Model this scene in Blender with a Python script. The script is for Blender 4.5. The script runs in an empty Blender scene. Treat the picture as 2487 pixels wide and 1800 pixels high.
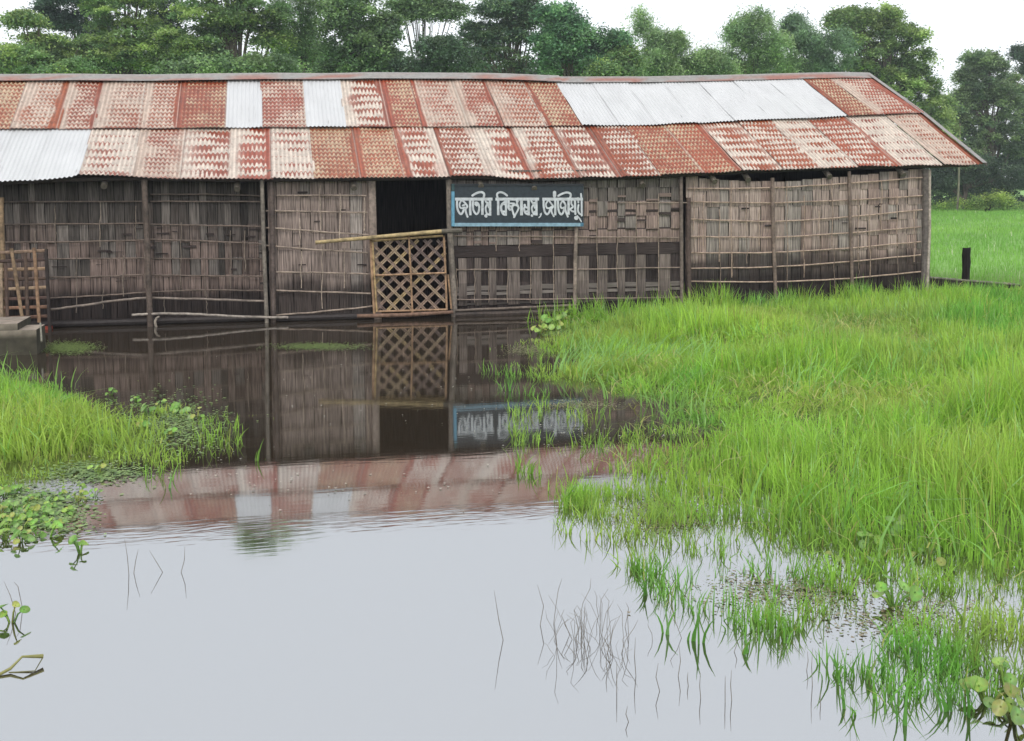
import bpy, math, random
import numpy as np
from mathutils import Vector, Matrix, Euler

# ------------------------------------------------------------------ camera
SC = bpy.context.scene
COL = SC.collection
CAM = Vector((0.0, -17.35, 2.1))
YAW, PITCH, ROLL = math.radians(12.2), math.radians(4.34), 0.006
F_PX, CX, CY = 2700.0, 1243.5, 650.0
cd = bpy.data.cameras.new('camera')
cam = bpy.data.objects.new('camera', cd)
COL.objects.link(cam)
R_CAM = (Matrix.Rotation(-YAW, 3, 'Z') @ Matrix.Rotation(math.pi / 2 - PITCH, 3, 'X') @ Matrix.Rotation(-ROLL, 3, 'Z'))
cam.matrix_world = Matrix.Translation(CAM) @ R_CAM.to_4x4()
cd.sensor_fit = 'HORIZONTAL'
cd.sensor_width = 36.0
cd.lens = 36.0 * F_PX / 2487.0
cd.shift_y = -(900.0 - CY) / 2487.0
cd.clip_end = 2000.0
cd.clip_start = 0.05
SC.camera = cam

# ------------------------------------------------------------------ world, sun, exposure
W = bpy.data.worlds.new('World')
SC.world = W
W.use_nodes = True
wn, wl = W.node_tree.nodes, W.node_tree.links
wn.clear()
SUN_EL, SUN_AZ = math.radians(50), math.radians(200)      # azimuth clockwise from +Y
sky = wn.new('ShaderNodeTexSky'); sky.sky_type = 'NISHITA'; sky.sun_disc = False
sky.sun_elevation = SUN_EL; sky.sun_rotation = SUN_AZ
sky.air_density = 1.0; sky.dust_density = 4.0; sky.ozone_density = 1.0
hs = wn.new('ShaderNodeHueSaturation'); hs.inputs['Saturation'].default_value = 0.18
mixw = wn.new('ShaderNodeMix'); mixw.data_type = 'RGBA'; mixw.inputs[0].default_value = 0.6
mixw.inputs[7].default_value = (9.2, 9.6, 10.1, 1)           # even cloud deck
bg = wn.new('ShaderNodeBackground'); bg.inputs['Strength'].default_value = 0.15
wo = wn.new('ShaderNodeOutputWorld')
wl.new(sky.outputs[0], hs.inputs['Color']); wl.new(hs.outputs[0], mixw.inputs[6])
wl.new(mixw.outputs[2], bg.inputs['Color']); wl.new(bg.outputs[0], wo.inputs[0])
sd = bpy.data.lights.new('sun', 'SUN'); sd.energy = 0.9; sd.angle = math.radians(18); sd.color = (1.0, 0.96, 0.9)
so = bpy.data.objects.new('sun', sd); COL.objects.link(so)
sdir = Vector((math.sin(SUN_AZ) * math.cos(SUN_EL), math.cos(SUN_AZ) * math.cos(SUN_EL), math.sin(SUN_EL)))
so.rotation_euler = sdir.to_track_quat('Z', 'Y').to_euler()
so.location = (0, -20, 30)
SC.view_settings.view_transform = 'Standard'; SC.view_settings.look = 'None'
SC.view_settings.exposure = 0.22; SC.view_settings.gamma = 1.0
SC.render.film_transparent = False
SC.cycles.max_bounces = 8; SC.cycles.diffuse_bounces = 3; SC.cycles.glossy_bounces = 3
SC.cycles.transparent_max_bounces = 6; SC.cycles.caustics_reflective = False
SC.cycles.use_denoising = True

# ------------------------------------------------------------------ helpers
rng = np.random.default_rng(7)
random.seed(7)

def ray(px, py):
    return R_CAM @ Vector(((px - CX) / F_PX, -(py - CY) / F_PX, -1.0))
def py_(px, py, Y):
    d = ray(px, py); t = (Y - CAM.y) / d.y
    return CAM + d * t
def pz_(px, py, Z=0.0):
    d = ray(px, py); t = (Z - CAM.z) / d.z
    return CAM + d * t
def pd_(px, py, dist):
    return CAM + ray(px, py) * dist
def srgb(r, g, b):
    f = lambda c: (c / 12.92 if c <= 0.04045 else ((c + 0.055) / 1.055) ** 2.4)
    return (f(r / 255.0), f(g / 255.0), f(b / 255.0))

def tag(o, label=None, cat=None, group=None, kind=None):
    if label: o['label'] = label
    if cat: o['category'] = cat
    if group: o['group'] = group
    if kind: o['kind'] = kind
    return o
def empty(name, loc=(0, 0, 0), parent=None):
    o = bpy.data.objects.new(name, None); COL.objects.link(o)
    o.location = loc
    if parent: o.parent = parent
    o.empty_display_size = 0.1
    return o

def make_mesh(name, V, Fq, C, mat, parent=None, smooth=False, origin=None):
    """V (N,3), Fq (M,4) or list of ragged faces, C (N,3) vertex colours"""
    V = np.asarray(V, dtype=np.float32).reshape(-1, 3)
    if parent is not None:
        V = V - np.array(parent_world(parent), dtype=np.float32)
    elif origin is not None:
        V = V - np.array(origin, dtype=np.float32)
    me = bpy.data.meshes.new(name)
    if isinstance(Fq, np.ndarray):
        M, k = Fq.shape
        me.vertices.add(len(V)); me.vertices.foreach_set('co', V.ravel())
        me.loops.add(M * k); me.loops.foreach_set('vertex_index', Fq.astype(np.int32).ravel())
        me.polygons.add(M)
        me.polygons.foreach_set('loop_start', np.arange(0, M * k, k, dtype=np.int32))
        me.polygons.foreach_set('loop_total', np.full(M, k, dtype=np.int32))
        me.update(calc_edges=True)
    else:
        me.from_pydata(V.tolist(), [], Fq)
        me.update()
    ca = me.color_attributes.new('Col', 'FLOAT_COLOR', 'POINT')
    cc = np.ones((len(V), 4), dtype=np.float32)
    cc[:, :3] = np.asarray(C, dtype=np.float32).reshape(-1, 3)
    ca.data.foreach_set('color', cc.ravel())
    if smooth:
        me.polygons.foreach_set('use_smooth', np.ones(len(me.polygons), dtype=bool))
    me.materials.append(mat)
    o = bpy.data.objects.new(name, me); COL.objects.link(o)
    if parent is not None:
        o.parent = parent
    elif origin is not None:
        o.location = origin
    return o
def parent_world(p):
    v = Vector((0, 0, 0))
    while p is not None:
        v = v + p.location; p = p.parent
    return v

class MB:
    def __init__(s): s.v = []; s.f = []; s.c = []
    def add(s, vs, fs, col):
        b = len(s.v); s.v += [tuple(v) for v in vs]
        s.f += [tuple(b + i for i in f) for f in fs]
        if len(col) == len(vs) and not isinstance(col[0], float): s.c += [tuple(c) for c in col]
        else: s.c += [tuple(col)] * len(vs)
    def box(s, lo, hi, col, jit=0.0):
        x0, y0, z0 = lo; x1, y1, z1 = hi
        P = [(x0, y0, z0), (x1, y0, z0), (x1, y1, z0), (x0, y1, z0), (x0, y0, z1), (x1, y0, z1), (x1, y1, z1), (x0, y1, z1)]
        if jit: P = [tuple(c + random.uniform(-jit, jit) for c in p) for p in P]
        s.add(P, [(0, 3, 2, 1), (4, 5, 6, 7), (0, 1, 5, 4), (1, 2, 6, 5), (2, 3, 7, 6), (3, 0, 4, 7)], col)
    def tube(s, pts, r, col, n=8, knots=0.0, flat=1.0, cols=None, step=None):
        pts = [Vector(p) for p in pts]
        if step:
            q = []; rr = []
            rl = r if isinstance(r, (list, tuple)) else [r] * len(pts)
            for i in range(len(pts) - 1):
                L = (pts[i + 1] - pts[i]).length; k = max(1, int(L / step))
                for j in range(k):
                    t = j / k; q.append(pts[i].lerp(pts[i + 1], t)); rr.append(rl[i] * (1 - t) + rl[i + 1] * t)
            q.append(pts[-1]); rr.append(rl[-1]); pts = q; r = rr
        rl = list(r) if isinstance(r, (list, tuple)) else [r] * len(pts)
        vs = []; cs = []; acc = 0.0
        for i, p in enumerate(pts):
            a = pts[max(0, i - 1)]; b = pts[min(len(pts) - 1, i + 1)]
            d = (b - a); d = d.normalized() if d.length > 1e-9 else Vector((0, 0, 1))
            up = Vector((0, -1, 0)) if abs(d.y) < 0.9 else Vector((0, 0, 1))
            sx = d.cross(up).normalized(); sy = sx.cross(d).normalized()
            if i: acc += (p - pts[i - 1]).length
            rad = rl[i]; kb = 0
            if knots > 0:
                ph = (acc / knots) % 1.0
                if ph < 0.08 or ph > 0.92: rad *= 1.13; kb = 1
            cb = cols[i] if cols else col
            j = 1 + 0.10 * math.sin(acc * 7.1 + p.x * 3) + random.uniform(-.05, .05)
            if kb: j *= 0.62
            for k in range(n):
                t = 2 * math.pi * k / n
                vs.append(p + sx * (math.cos(t) * rad) + sy * (math.sin(t) * rad * flat))
                cs.append(tuple(c * j for c in cb))
        fs = []
        for i in range(len(pts) - 1):
            for k in range(n):
                a = i * n + k; b = i * n + (k + 1) % n
                fs.append((a, b, b + n, a + n))
        fs.append(tuple(range(n - 1, -1, -1))); m = (len(pts) - 1) * n
        fs.append(tuple(range(m, m + n)))
        s.add(vs, fs, cs)
    def build(s, name, mat, parent=None, smooth=False, origin=None):
        return make_mesh(name, s.v, s.f, s.c, mat, parent, smooth, origin)

def vnoise(x, y, scale, seed=0):
    """smooth value noise on arrays, 0..1"""
    r = np.random.default_rng(seed); G = r.random((64, 64))
    X = np.asarray(x) / scale; Y = np.asarray(y) / scale
    xi = np.floor(X).astype(int); yi = np.floor(Y).astype(int)
    fx = X - xi; fy = Y - yi; fx = fx * fx * (3 - 2 * fx); fy = fy * fy * (3 - 2 * fy)
    g = lambda a, b: G[a % 64, b % 64]
    return (g(xi, yi) * (1 - fx) + g(xi + 1, yi) * fx) * (1 - fy) + (g(xi, yi + 1) * (1 - fx) + g(xi + 1, yi + 1) * fx) * fy
def sstep(a, b, x):
    t = np.clip((np.asarray(x, dtype=float) - a) / (b - a), 0, 1); return t * t * (3 - 2 * t)

# ------------------------------------------------------------------ materials
def mat_base(name):
    m = bpy.data.materials.new(name); m.use_nodes = True
    n = m.node_tree.nodes; l = m.node_tree.links; n.clear()
    out = n.new('ShaderNodeOutputMaterial')
    return m, n, l, out
def vmat(name, rough=0.8, nscale=(20, 20, 20), namp=0.3, bump=0.0, spec=0.3, trans=0.0, detail=4, metal=0.0, tmul=(1.1, 1.15, .7)):
    m, n, l, out = mat_base(name)
    at = n.new('ShaderNodeAttribute'); at.attribute_name = 'Col'
    tc = n.new('ShaderNodeTexCoord'); mp = n.new('ShaderNodeMapping'); mp.inputs['Scale'].default_value = nscale
    nz = n.new('ShaderNodeTexNoise'); nz.inputs['Scale'].default_value = 1.0; nz.inputs['Detail'].default_value = detail
    l.new(tc.outputs['Object'], mp.inputs[0]); l.new(mp.outputs[0], nz.inputs['Vector'])
    mr = n.new('ShaderNodeMapRange'); mr.inputs[1].default_value = 0.3; mr.inputs[2].default_value = 0.7
    mr.inputs[3].default_value = 1 - namp; mr.inputs[4].default_value = 1 + namp
    l.new(nz.outputs[0], mr.inputs[0])
    mx = n.new('ShaderNodeVectorMath'); mx.operation = 'SCALE'
    l.new(at.outputs['Color'], mx.inputs[0]); l.new(mr.outputs[0], mx.inputs['Scale'])
    bs = n.new('ShaderNodeBsdfPrincipled'); bs.inputs['Roughness'].default_value = rough
    bs.inputs['Specular IOR Level'].default_value = spec; bs.inputs['Metallic'].default_value = metal
    l.new(mx.outputs[0], bs.inputs['Base Color'])
    if bump:
        bp = n.new('ShaderNodeBump'); bp.inputs['Strength'].default_value = bump; bp.inputs['Distance'].default_value = 0.01
        l.new(nz.outputs[0], bp.inputs['Height']); l.new(bp.outputs[0], bs.inputs['Normal'])
    if trans:
        tr = n.new('ShaderNodeBsdfTranslucent'); tm = n.new('ShaderNodeVectorMath'); tm.operation = 'MULTIPLY'
        tm.inputs[1].default_value = tmul
        l.new(mx.outputs[0], tm.inputs[0]); l.new(tm.outputs[0], tr.inputs['Color'])
        ms = n.new('ShaderNodeMixShader'); ms.inputs[0].default_value = trans
        l.new(bs.outputs[0], ms.inputs[1]); l.new(tr.outputs[0], ms.inputs[2]); l.new(ms.outputs[0], out.inputs[0])
    else:
        l.new(bs.outputs[0], out.inputs[0])
    return m

M_STRIP = vmat('split_bamboo_upright', 0.85, (70, 40, 2.6), 0.62, 0.5, 0.15, detail=6)
M_WEFT = vmat('split_bamboo_level', 0.85, (3.5, 40, 110), 0.42, 0.5, 0.15, detail=5)
M_POLE = vmat('weathered_bamboo_pole', 0.6, (22, 22, 22), 0.35, 0.3, 0.3)
M_TIN = vmat('corrugated_tin', 0.42, (14, 14, 14), 0.16, 0.12, 0.4, detail=6)
M_ZINC = vmat('new_zinc_sheet', 0.4, (5, 1.2, 1.2), 0.05, 0.0, 0.4, detail=3)
M_PAINT = vmat('old_paint', 0.55, (18, 18, 18), 0.22, 0.1, 0.35, detail=6)
M_CONC = vmat('wet_concrete', 0.8, (9, 9, 9), 0.35, 0.6, 0.25, detail=8)
M_GRASS = vmat('grass_blade', 0.5, (3, 3, 3), 0.15, 0, 0.25, trans=0.5)
M_LEAF = vmat('tree_leaf', 0.6, (1, 1, 1), 0.2, 0, 0.25, trans=0.42, tmul=(1.1, 1.12, .9))
M_HYA = vmat('water_plant_leaf', 0.35, (30, 30, 30), 0.12, 0, 0.4, trans=0.25)
M_BARK = vmat('bark', 0.9, (6, 6, 2), 0.4, 0.6, 0.2)
M_DRY = vmat('dry_stem', 0.8, (20, 20, 20), 0.3, 0, 0.2)

def ground_mat():
    m, n, l, out = mat_base('ground_soil')
    at = n.new('ShaderNodeAttribute'); at.attribute_name = 'Col'
    tc = n.new('ShaderNodeTexCoord')
    n1 = n.new('ShaderNodeTexNoise'); n1.inputs['Scale'].default_value = 0.35; n1.inputs['Detail'].default_value = 8
    n2 = n.new('ShaderNodeTexNoise'); n2.inputs['Scale'].default_value = 14; n2.inputs['Detail'].default_value = 8
    l.new(tc.outputs['Object'], n1.inputs['Vector']); l.new(tc.outputs['Object'], n2.inputs['Vector'])
    ad = n.new('ShaderNodeMath'); ad.operation = 'ADD'; l.new(n1.outputs[0], ad.inputs[0]); l.new(n2.outputs[0], ad.inputs[1])
    mr = n.new('ShaderNodeMapRange'); mr.inputs[1].default_value = 0.6; mr.inputs[2].default_value = 1.4
    mr.inputs[3].default_value = 0.6; mr.inputs[4].default_value = 1.4; l.new(ad.outputs[0], mr.inputs[0])
    mx = n.new('ShaderNodeVectorMath'); mx.operation = 'SCALE'
    l.new(at.outputs['Color'], mx.inputs[0]); l.new(mr.outputs[0], mx.inputs['Scale'])
    bs = n.new('ShaderNodeBsdfPrincipled'); bs.inputs['Roughness'].default_value = 0.9; bs.inputs['Specular IOR Level'].default_value = .2
    l.new(mx.outputs[0], bs.inputs['Base Color'])
    bp = n.new('ShaderNodeBump'); bp.inputs['Strength'].default_value = .6; bp.inputs['Distance'].default_value = 0.03
    l.new(n2.outputs[0], bp.inputs['Height']); l.new(bp.outputs[0], bs.inputs['Normal']); l.new(bs.outputs[0], out.inputs[0])
    return m
M_GROUND = ground_mat()

def water_mat():
    m, n, l, out = mat_base('flood_water')
    geo = n.new('ShaderNodeNewGeometry')
    df = n.new('ShaderNodeBsdfDiffuse'); df.inputs['Color'].default_value = (0.034, 0.025, 0.016, 1)
    gl = n.new('ShaderNodeBsdfGlossy'); gl.inputs['Roughness'].default_value = 0.04; gl.inputs['Color'].default_value = (0.95, 0.975, 1.0, 1)
    lw = n.new('ShaderNodeLayerWeight'); lw.inputs['Blend'].default_value = 0.5
    mr = n.new('ShaderNodeMapRange'); mr.inputs[1].default_value = 0.45; mr.inputs[2].default_value = 0.92
    mr.inputs[3].default_value = 0.52; mr.inputs[4].default_value = 0.50
    l.new(lw.outputs['Facing'], mr.inputs[0])
    # small ripples, stronger in one drifting band across the pool
    mp = n.new('ShaderNodeMapping'); mp.inputs['Scale'].default_value = (1.5, 7.0, 1.0); mp.inputs['Rotation'].default_value = (0, 0, -0.12)
    l.new(geo.outputs['Position'], mp.inputs[0])
    n1 = n.new('ShaderNodeTexNoise'); n1.inputs['Scale'].default_value = 2.6; n1.inputs['Detail'].default_value = 2.0
    l.new(mp.outputs[0], n1.inputs['Vector'])
    n3 = n.new('ShaderNodeTexNoise'); n3.inputs['Scale'].default_value = 0.5; n3.inputs['Detail'].default_value = 2.0
    l.new(geo.outputs['Position'], n3.inputs['Vector'])
    sp = n.new('ShaderNodeSeparateXYZ'); l.new(geo.outputs['Position'], sp.inputs[0])
    # band centred on y = RB
    a = n.new('ShaderNodeMath'); a.operation = 'SUBTRACT'; a.inputs[1].default_value = RIP[1]; l.new(sp.outputs[1], a.inputs[0])
    b = n.new('ShaderNodeMath'); b.operation = 'DIVIDE'; b.inputs[1].default_value = 0.26; l.new(a.outputs[0], b.inputs[0])
    c = n.new('ShaderNodeMath'); c.operation = 'POWER'; c.inputs[1].default_value = 2; l.new(b.outputs[0], c.inputs[0])
    d = n.new('ShaderNodeMath'); d.operation = 'MULTIPLY'; d.inputs[1].default_value = -1; l.new(c.outputs[0], d.inputs[0])
    e = n.new('ShaderNodeMath'); e.operation = 'EXPONENT'; l.new(d.outputs[0], e.inputs[0])
    f = n.new('ShaderNodeMapRange'); f.inputs[1].default_value = 0; f.inputs[2].default_value = 1; f.inputs[3].default_value = 0.022; f.inputs[4].default_value = 0.085
    l.new(e.outputs[0], f.inputs[0])
    bp = n.new('ShaderNodeBump'); bp.inputs['Distance'].default_value = 0.010
    l.new(f.outputs[0], bp.inputs['Strength']); l.new(n1.outputs[0], bp.inputs['Height'])
    l.new(bp.outputs[0], gl.inputs['Normal'])
    ms = n.new('ShaderNodeMixShader'); l.new(mr.outputs[0], ms.inputs[0]); l.new(df.outputs[0], ms.inputs[1]); l.new(gl.outputs[0], ms.inputs[2])
    l.new(ms.outputs[0], out.inputs[0])
    return m
RIP = pz_(650, 1285)
M_WATER = water_mat()

# ------------------------------------------------------------------ land shape
def poly_px(lst): return np.array([[pz_(*p).x, pz_(*p).y] for p in lst])
RB = poly_px([(1375, 775), (1335, 812), (1320, 850), (1380, 880), (1280, 905), (1330, 935), (1370, 975), (1450, 980), (1530, 1000), (1500, 1070),
              (1430, 1135), (1410, 1190), (1500, 1200), (1600, 1255), (1690, 1340), (1800, 1395), (1930, 1410), (2060, 1440),
              (2200, 1425), (2330, 1460), (2487, 1500), (2800, 1520)])
RB = np.vstack([RB, [[22, -12.0], [40, -12], [40, 1.5], [11.6, 1.5], [11.6, -0.38]]])
LB = poly_px([(-60, 880), (60, 905), (180, 935), (320, 958), (440, 975), (520, 1000), (560, 1050), (540, 1105), (440, 1135), (300, 1140), (150, 1165), (60, 1180), (-60, 1185)])
LB = np.vstack([LB, [[-14, LB[-1][1]], [-14, LB[0][1]]]])

def sdist(poly, x, y):
    """signed distance, positive inside"""
    x = np.asarray(x, float); y = np.asarray(y, float)
    d = np.full(x.shape, 1e9); ins = np.zeros(x.shape, bool)
    n = len(poly)
    for i in range(n):
        ax, ay = poly[i]; bx, by = poly[(i + 1) % n]
        ex, ey = bx - ax, by - ay
        t = np.clip(((x - ax) * ex + (y - ay) * ey) / (ex * ex + ey * ey + 1e-12), 0, 1)
        d = np.minimum(d, np.hypot(x - ax - t * ex, y - ay - t * ey))
        c = ((ay > y) != (by > y)) & (x < (bx - ax) * (y - ay) / (by - ay + 1e-12) + ax)
        ins ^= c
    return np.where(ins, d, -d)

MUDS = []
def land_sd(x, y):
    s = np.maximum(sdist(RB, x, y), sdist(LB, x, y))
    back = np.where(x > 11.6, y + 0.2, y - 6.0)          # field behind and beside the house
    side = np.maximum(s, back)
    side = np.maximum(side, np.abs(x - 2) - 24)          # land round the flooded yard
    return np.maximum(side, -22.5 - y)
def land_z(x, y):
    s = land_sd(x, y) + (vnoise(x, y, 0.5, 3) - .5) * 0.35
    z = -0.40 + 0.35 * sstep(-1.2, 0.1, s) + 0.07 * sstep(0.1, 1.6, s) + 0.06 * sstep(0, 4, y)
    z = z + 0.22 * sstep(15, 60, y) + (vnoise(x, y, 9.0, 5) - .5) * 0.25 * sstep(9, 25, y)
    for (a, c, _) in MUDS: z = z + np.maximum(-.02 - z, 0) * 1.0 * np.exp(-(((x - a) / .42) ** 2 + ((y - c) / .30) ** 2)) + (.022 + .05 * (vnoise(x, y, .12, 19) - .5)) * np.exp(-(((x - a) / .40) ** 2 + ((y - c) / .26) ** 2))
    return z + (vnoise(x, y, .23, 9) - .5) * 0.03

xs = np.concatenate([[-900, -500, -250, -120, -60, -35, -22], np.arange(-14, 16, 0.16), [17, 19, 22, 27, 33, 40, 50, 65, 90, 130, 250, 500, 900]])
ys = np.concatenate([[-900, -300, -100, -50, -30, -24], np.arange(-18, 3, 0.16), [4, 5.5, 7, 7.6, 8.5, 10, 13, 17, 22, 28, 36, 46, 60, 80, 110, 170, 300, 500, 900]])
GX, GY = np.meshgrid(xs, ys)
GZ = land_z(GX, GY)
nx, ny = len(xs), len(ys)
idx = np.arange(nx * ny).reshape(ny, nx)
GF = np.stack([idx[:-1, :-1], idx[:-1, 1:], idx[1:, 1:], idx[1:, :-1]], -1).reshape(-1, 4)
mud = np.array([0.105, 0.085, 0.048]); grn = np.array([0.09, 0.13, 0.03]); fld = np.array([0.18, 0.33, 0.08])
s_ = land_sd(GX, GY).ravel()
k1 = sstep(-0.1, 0.7, s_)[:, None]; k2 = sstep(1, 6, GY.ravel())[:, None]
GC = mud * (1 - k1) + (grn * (1 - k2) + fld * k2) * k1
g = make_mesh('ground', np.stack([GX.ravel(), GY.ravel(), GZ.ravel()], 1), GF, GC, M_GROUND, smooth=True)
tag(g, 'flat muddy ground rising into a green field', 'ground', kind='structure')
wv = np.array([[-26, -24, 0], [27, -24, 0], [27, 7.9, 0], [-26, 7.9, 0]], float)
w = make_mesh('water', wv, np.array([[0, 1, 2, 3]]), np.ones((4, 3)), M_WATER)
tag(w, 'still brown flood water mirroring the hut and sky', 'water', kind='structure')

# ------------------------------------------------------------------ house
YE, YM, YR = -0.20, 1.25, 2.75
def prof(pts, Y):
    P = sorted([(py_(a, b, Y).x, py_(a, b, Y).z) for a, b in pts])
    X = np.array([p[0] for p in P]); Z = np.array([p[1] for p in P])
    return lambda x: np.interp(x, X, Z)
eave_z = prof([(0, 444), (90, 438), (180, 430), (190, 425), (317, 428), (456, 435), (700, 433), (900, 432), (1100, 428), (1190, 428), (1270, 436), (1400, 432), (1600, 426), (1800, 415), (2080, 405), (2390, 399)], YE)
mid_z = prof([(0, 319), (450, 316), (900, 313), (1300, 311.5), (1600, 308), (2000, 291), (2235, 279)], YM)
ridge_z = prof([(0, 194), (400, 194), (900, 189), (1200, 191), (1400, 197), (1600, 197), (1850, 192), (2095, 186)], YR)
EX = lambda px: py_(px, 425, YE).x
MX = lambda px: py_(px, 312, YM).x
X_END = EX(2390)
X_START = -9.0
def sh(x, y): return -0.55 * np.clip((np.asarray(y, float) - YE) / (YR - YE), 0, 1) * np.clip((np.asarray(x, float) - 1.0) / 11.0, 0, 1)
def MXu(px):
    x = MX(px); return x - float(sh(x, YM))
house = empty('bamboo_hut', (0, 0, 0))
tag(house, 'long low hut with woven bamboo walls and rusty corrugated tin roof standing in flood water', 'hut')

CREAM = np.array(srgb(198, 184, 170)); PINK = np.array(srgb(188, 168, 152)); YEL = np.array(srgb(190, 166, 136))
RUST = np.array(srgb(139, 69, 45)); RUSTD = np.array(srgb(104, 50, 34)); WHITE = np.array(srgb(192, 192, 192)); GREYM = np.array(srgb(138, 134, 130))
def sheet_mesh(x0, x1, za, zb, ya, yb, kind, seed, lift):
    """corrugated sheet from (ya, za(x)) up to (yb, zb(x))"""
    r = np.random.default_rng(seed)
    per = 0.066; nu = max(8, int((x1 - x0) / per * 8)); nv = 170 if kind != 'W' else 24
    L = math.hypot(yb - ya, 1.0)
    u = np.linspace(x0, x1 + 0.03, nu); v = np.linspace(0, 1, nv)
    U, Vv = np.meshgrid(u, v)
    ragged = (vnoise(U, U * 0, .5, seed) - .5) * 0.05
    Y = ya + (yb - ya) * Vv + ragged * (1 - Vv)
    Za = np.asarray(za(u))[None, :]; Zb = np.asarray(zb(u))[None, :]
    Z = Za * (1 - Vv) + Zb * Vv + lift
    Z = Z + 0.0085 * np.cos(2 * np.pi * U / per) + 0.006 * (x1 - U) / (x1 - x0) + (vnoise(U * 1.0, Vv * 2, .45, seed + 3) - .5) * 0.022
    LL = Vv * 2.05
    cr = np.cos(2 * np.pi * U / per) * .5 + .5
    s = (U - x0) / (x1 - x0)
    n1 = vnoise(U, LL, 0.35, seed + 11); n2 = vnoise(U * 3, LL, 0.25, seed + 12); n3 = vnoise(U, LL, 0.05, seed + 13)
    nst = vnoise(U, LL * .12, 0.03, seed + 14)
    if kind == 'W':
        C = WHITE[None, None, :] * (0.93 + 0.07 * n1[..., None])
        sp = (vnoise(U, LL, 0.06, seed + 5) > 0.985)[..., None]
        C = np.where(sp, GREYM * 0.55, C)
        st = sstep(0.86, 0.98, nst) * 0.25
        C = C * (1 - st[..., None]) + GREYM * st[..., None] * .8
    else:
        p = {'F': 0.155, 'M': 0.20, 'S': 0.30, 'P': 0.30, 'R': 0.155, 'O': 0.155, 'H': 0.17}[kind]
        amt = {'F': 0.52, 'M': 0.58, 'S': 0.54, 'P': 0.26, 'R': 0.72, 'O': 0.60, 'H': 0.40}[kind]
        amt = amt + r.uniform(.0, .12)
        ph = (LL / p + 0.10 * (1 - cr) + r.random() + 0.12 * (n1 - .5)) % 1.0
        # scale shaped pale patches, rust gathering at the low edge of each
        width = np.clip(amt + (n1 - .5) * 0.60 + (n2 - .5) * .22, 0, 1.2)
        e0 = 1 - width + 0.20 * cr + (n3 - .5) * .16
        rustm = sstep(e0 - .035, e0 + .035, ph)
        band = np.exp(-((s - 0.55 - (r.random() - .5) * .3) / 0.42) ** 4)
        rustm = rustm * (0.35 + 0.65 * band) if kind in 'SPH' else rustm
        e = r.choice([0, 1, 2]) if kind != 'P' else 0
        wdt = r.uniform(.10, .24)
        if e == 1: rustm = np.maximum(rustm, (1 - sstep(wdt * .7, wdt, s + (n1 - .5) * .12)))
        if e == 2: rustm = np.maximum(rustm, sstep(1 - wdt, 1 - wdt * .7, s + (n1 - .5) * .12))
        pl = r.choice([0, 1, 1]) if kind in 'FMSH' else 0
        pale = np.zeros_like(s)
        if pl and e != 1: pale = 1 - sstep(.12, .30, s + (n1 - .5) * .25)
        elif pl: pale = sstep(.74, .9, s + (n1 - .5) * .25)
        rustm = rustm * (1 - pale * .9)
        basec = {'F': PINK, 'M': CREAM, 'S': CREAM * 1.05, 'P': CREAM, 'R': YEL * .86, 'O': YEL * .92, 'H': PINK * .97}[kind]
        rc = RUST * r.uniform(.88, 1.12) * np.array([1, r.uniform(.92, 1.12), r.uniform(.9, 1.15)])
        C = basec[None, None] * (0.82 + 0.26 * nst[..., None])
        rcol = rc[None, None] * (0.80 + 0.40 * n3[..., None])
        rustm = np.clip(rustm * (0.86 + .3 * n2), 0, 1)[..., None]
        C = C * (1 - rustm) + rcol * rustm
        halo = np.clip(sstep(0.5, .9, n1) * .22, 0, 1)[..., None]
        if kind != 'P': C = C * (1 - halo) + rc * 1.25 * halo
        st = (sstep(.80, .95, vnoise(U, LL * .2, .02, seed + 20)) * .35)[..., None]
        C = C * (1 - st) + RUSTD * 1.3 * st
        ed = (1 - sstep(0, 0.02, Vv + (n3 - .5) * .03))[..., None] * .6
        C = C * (1 - ed) + RUSTD * ed
        lap = (np.exp(-((s - .985) / .012) ** 2) * .5)[..., None]; C = C * (1 - lap) + np.array(srgb(206, 200, 188)) * .8 * lap
        lap = (np.exp(-((s - .008) / .008) ** 2) * .6)[..., None]; C = C * (1 - lap) + RUSTD * .5 * lap
        # nail holes
        for row in (0.12, 0.5, 0.88):
            nh = (np.abs(Vv - row) < .006) & (((U / per).astype(int) + seed) % 4 == 0) & (cr > .8)
            C = np.where(nh[..., None], RUSTD * .35, C)
        C = C * (1.06 - 0.30 * (1 - cr))[..., None]           # darker in the troughs, paler on the crests
    ii = np.arange(nu * nv).reshape(nv, nu)
    Fq = np.stack([ii[:-1, :-1], ii[:-1, 1:], ii[1:, 1:], ii[1:, :-1]], -1).reshape(-1, 4)
    return np.stack([(U + sh(U, Y)).ravel(), Y.ravel(), Z.ravel()], 1), Fq, C.reshape(-1, 3)

roof_mb = MB()
DKW = srgb(62, 52, 46)
def zr(x, y):
    if y <= YM: t = (y - YE) / (YM - YE); return float(eave_z(x) * (1 - t) + mid_z(x) * t)
    t = (y - YM) / (YR - YM); return float(mid_z(x) * (1 - t) + ridge_z(x) * t)
for yy in (YE + .12, 0.35, YM, 2.3, YR - .15):
    roof_mb.tube([(x, yy, zr(x, yy) - .075) for x in np.arange(X_START, X_END - .9, 1.2)] + [(X_END - .2 + float(sh(X_END, yy)), yy, zr(X_END, yy) - .085)], 0.038, DKW, n=7, knots=.4)
roof = roof_mb.build('roof', M_POLE, house)
for px in (250, 575, 860, 1170, 1300, 1565, 1740, 1822, 2020, 2200):
    x = py_(px, 430, YE).x; b = MB()
    b.tube([(x, YE + .06, zr(x, YE) - .16), (x, YM, zr(x, YM) - .16), (x, YR, zr(x, YR) - .17)], 0.042, srgb(120, 112, 100), n=8, knots=.45, step=.3)
    b.build('rafter', M_POLE, roof)

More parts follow.
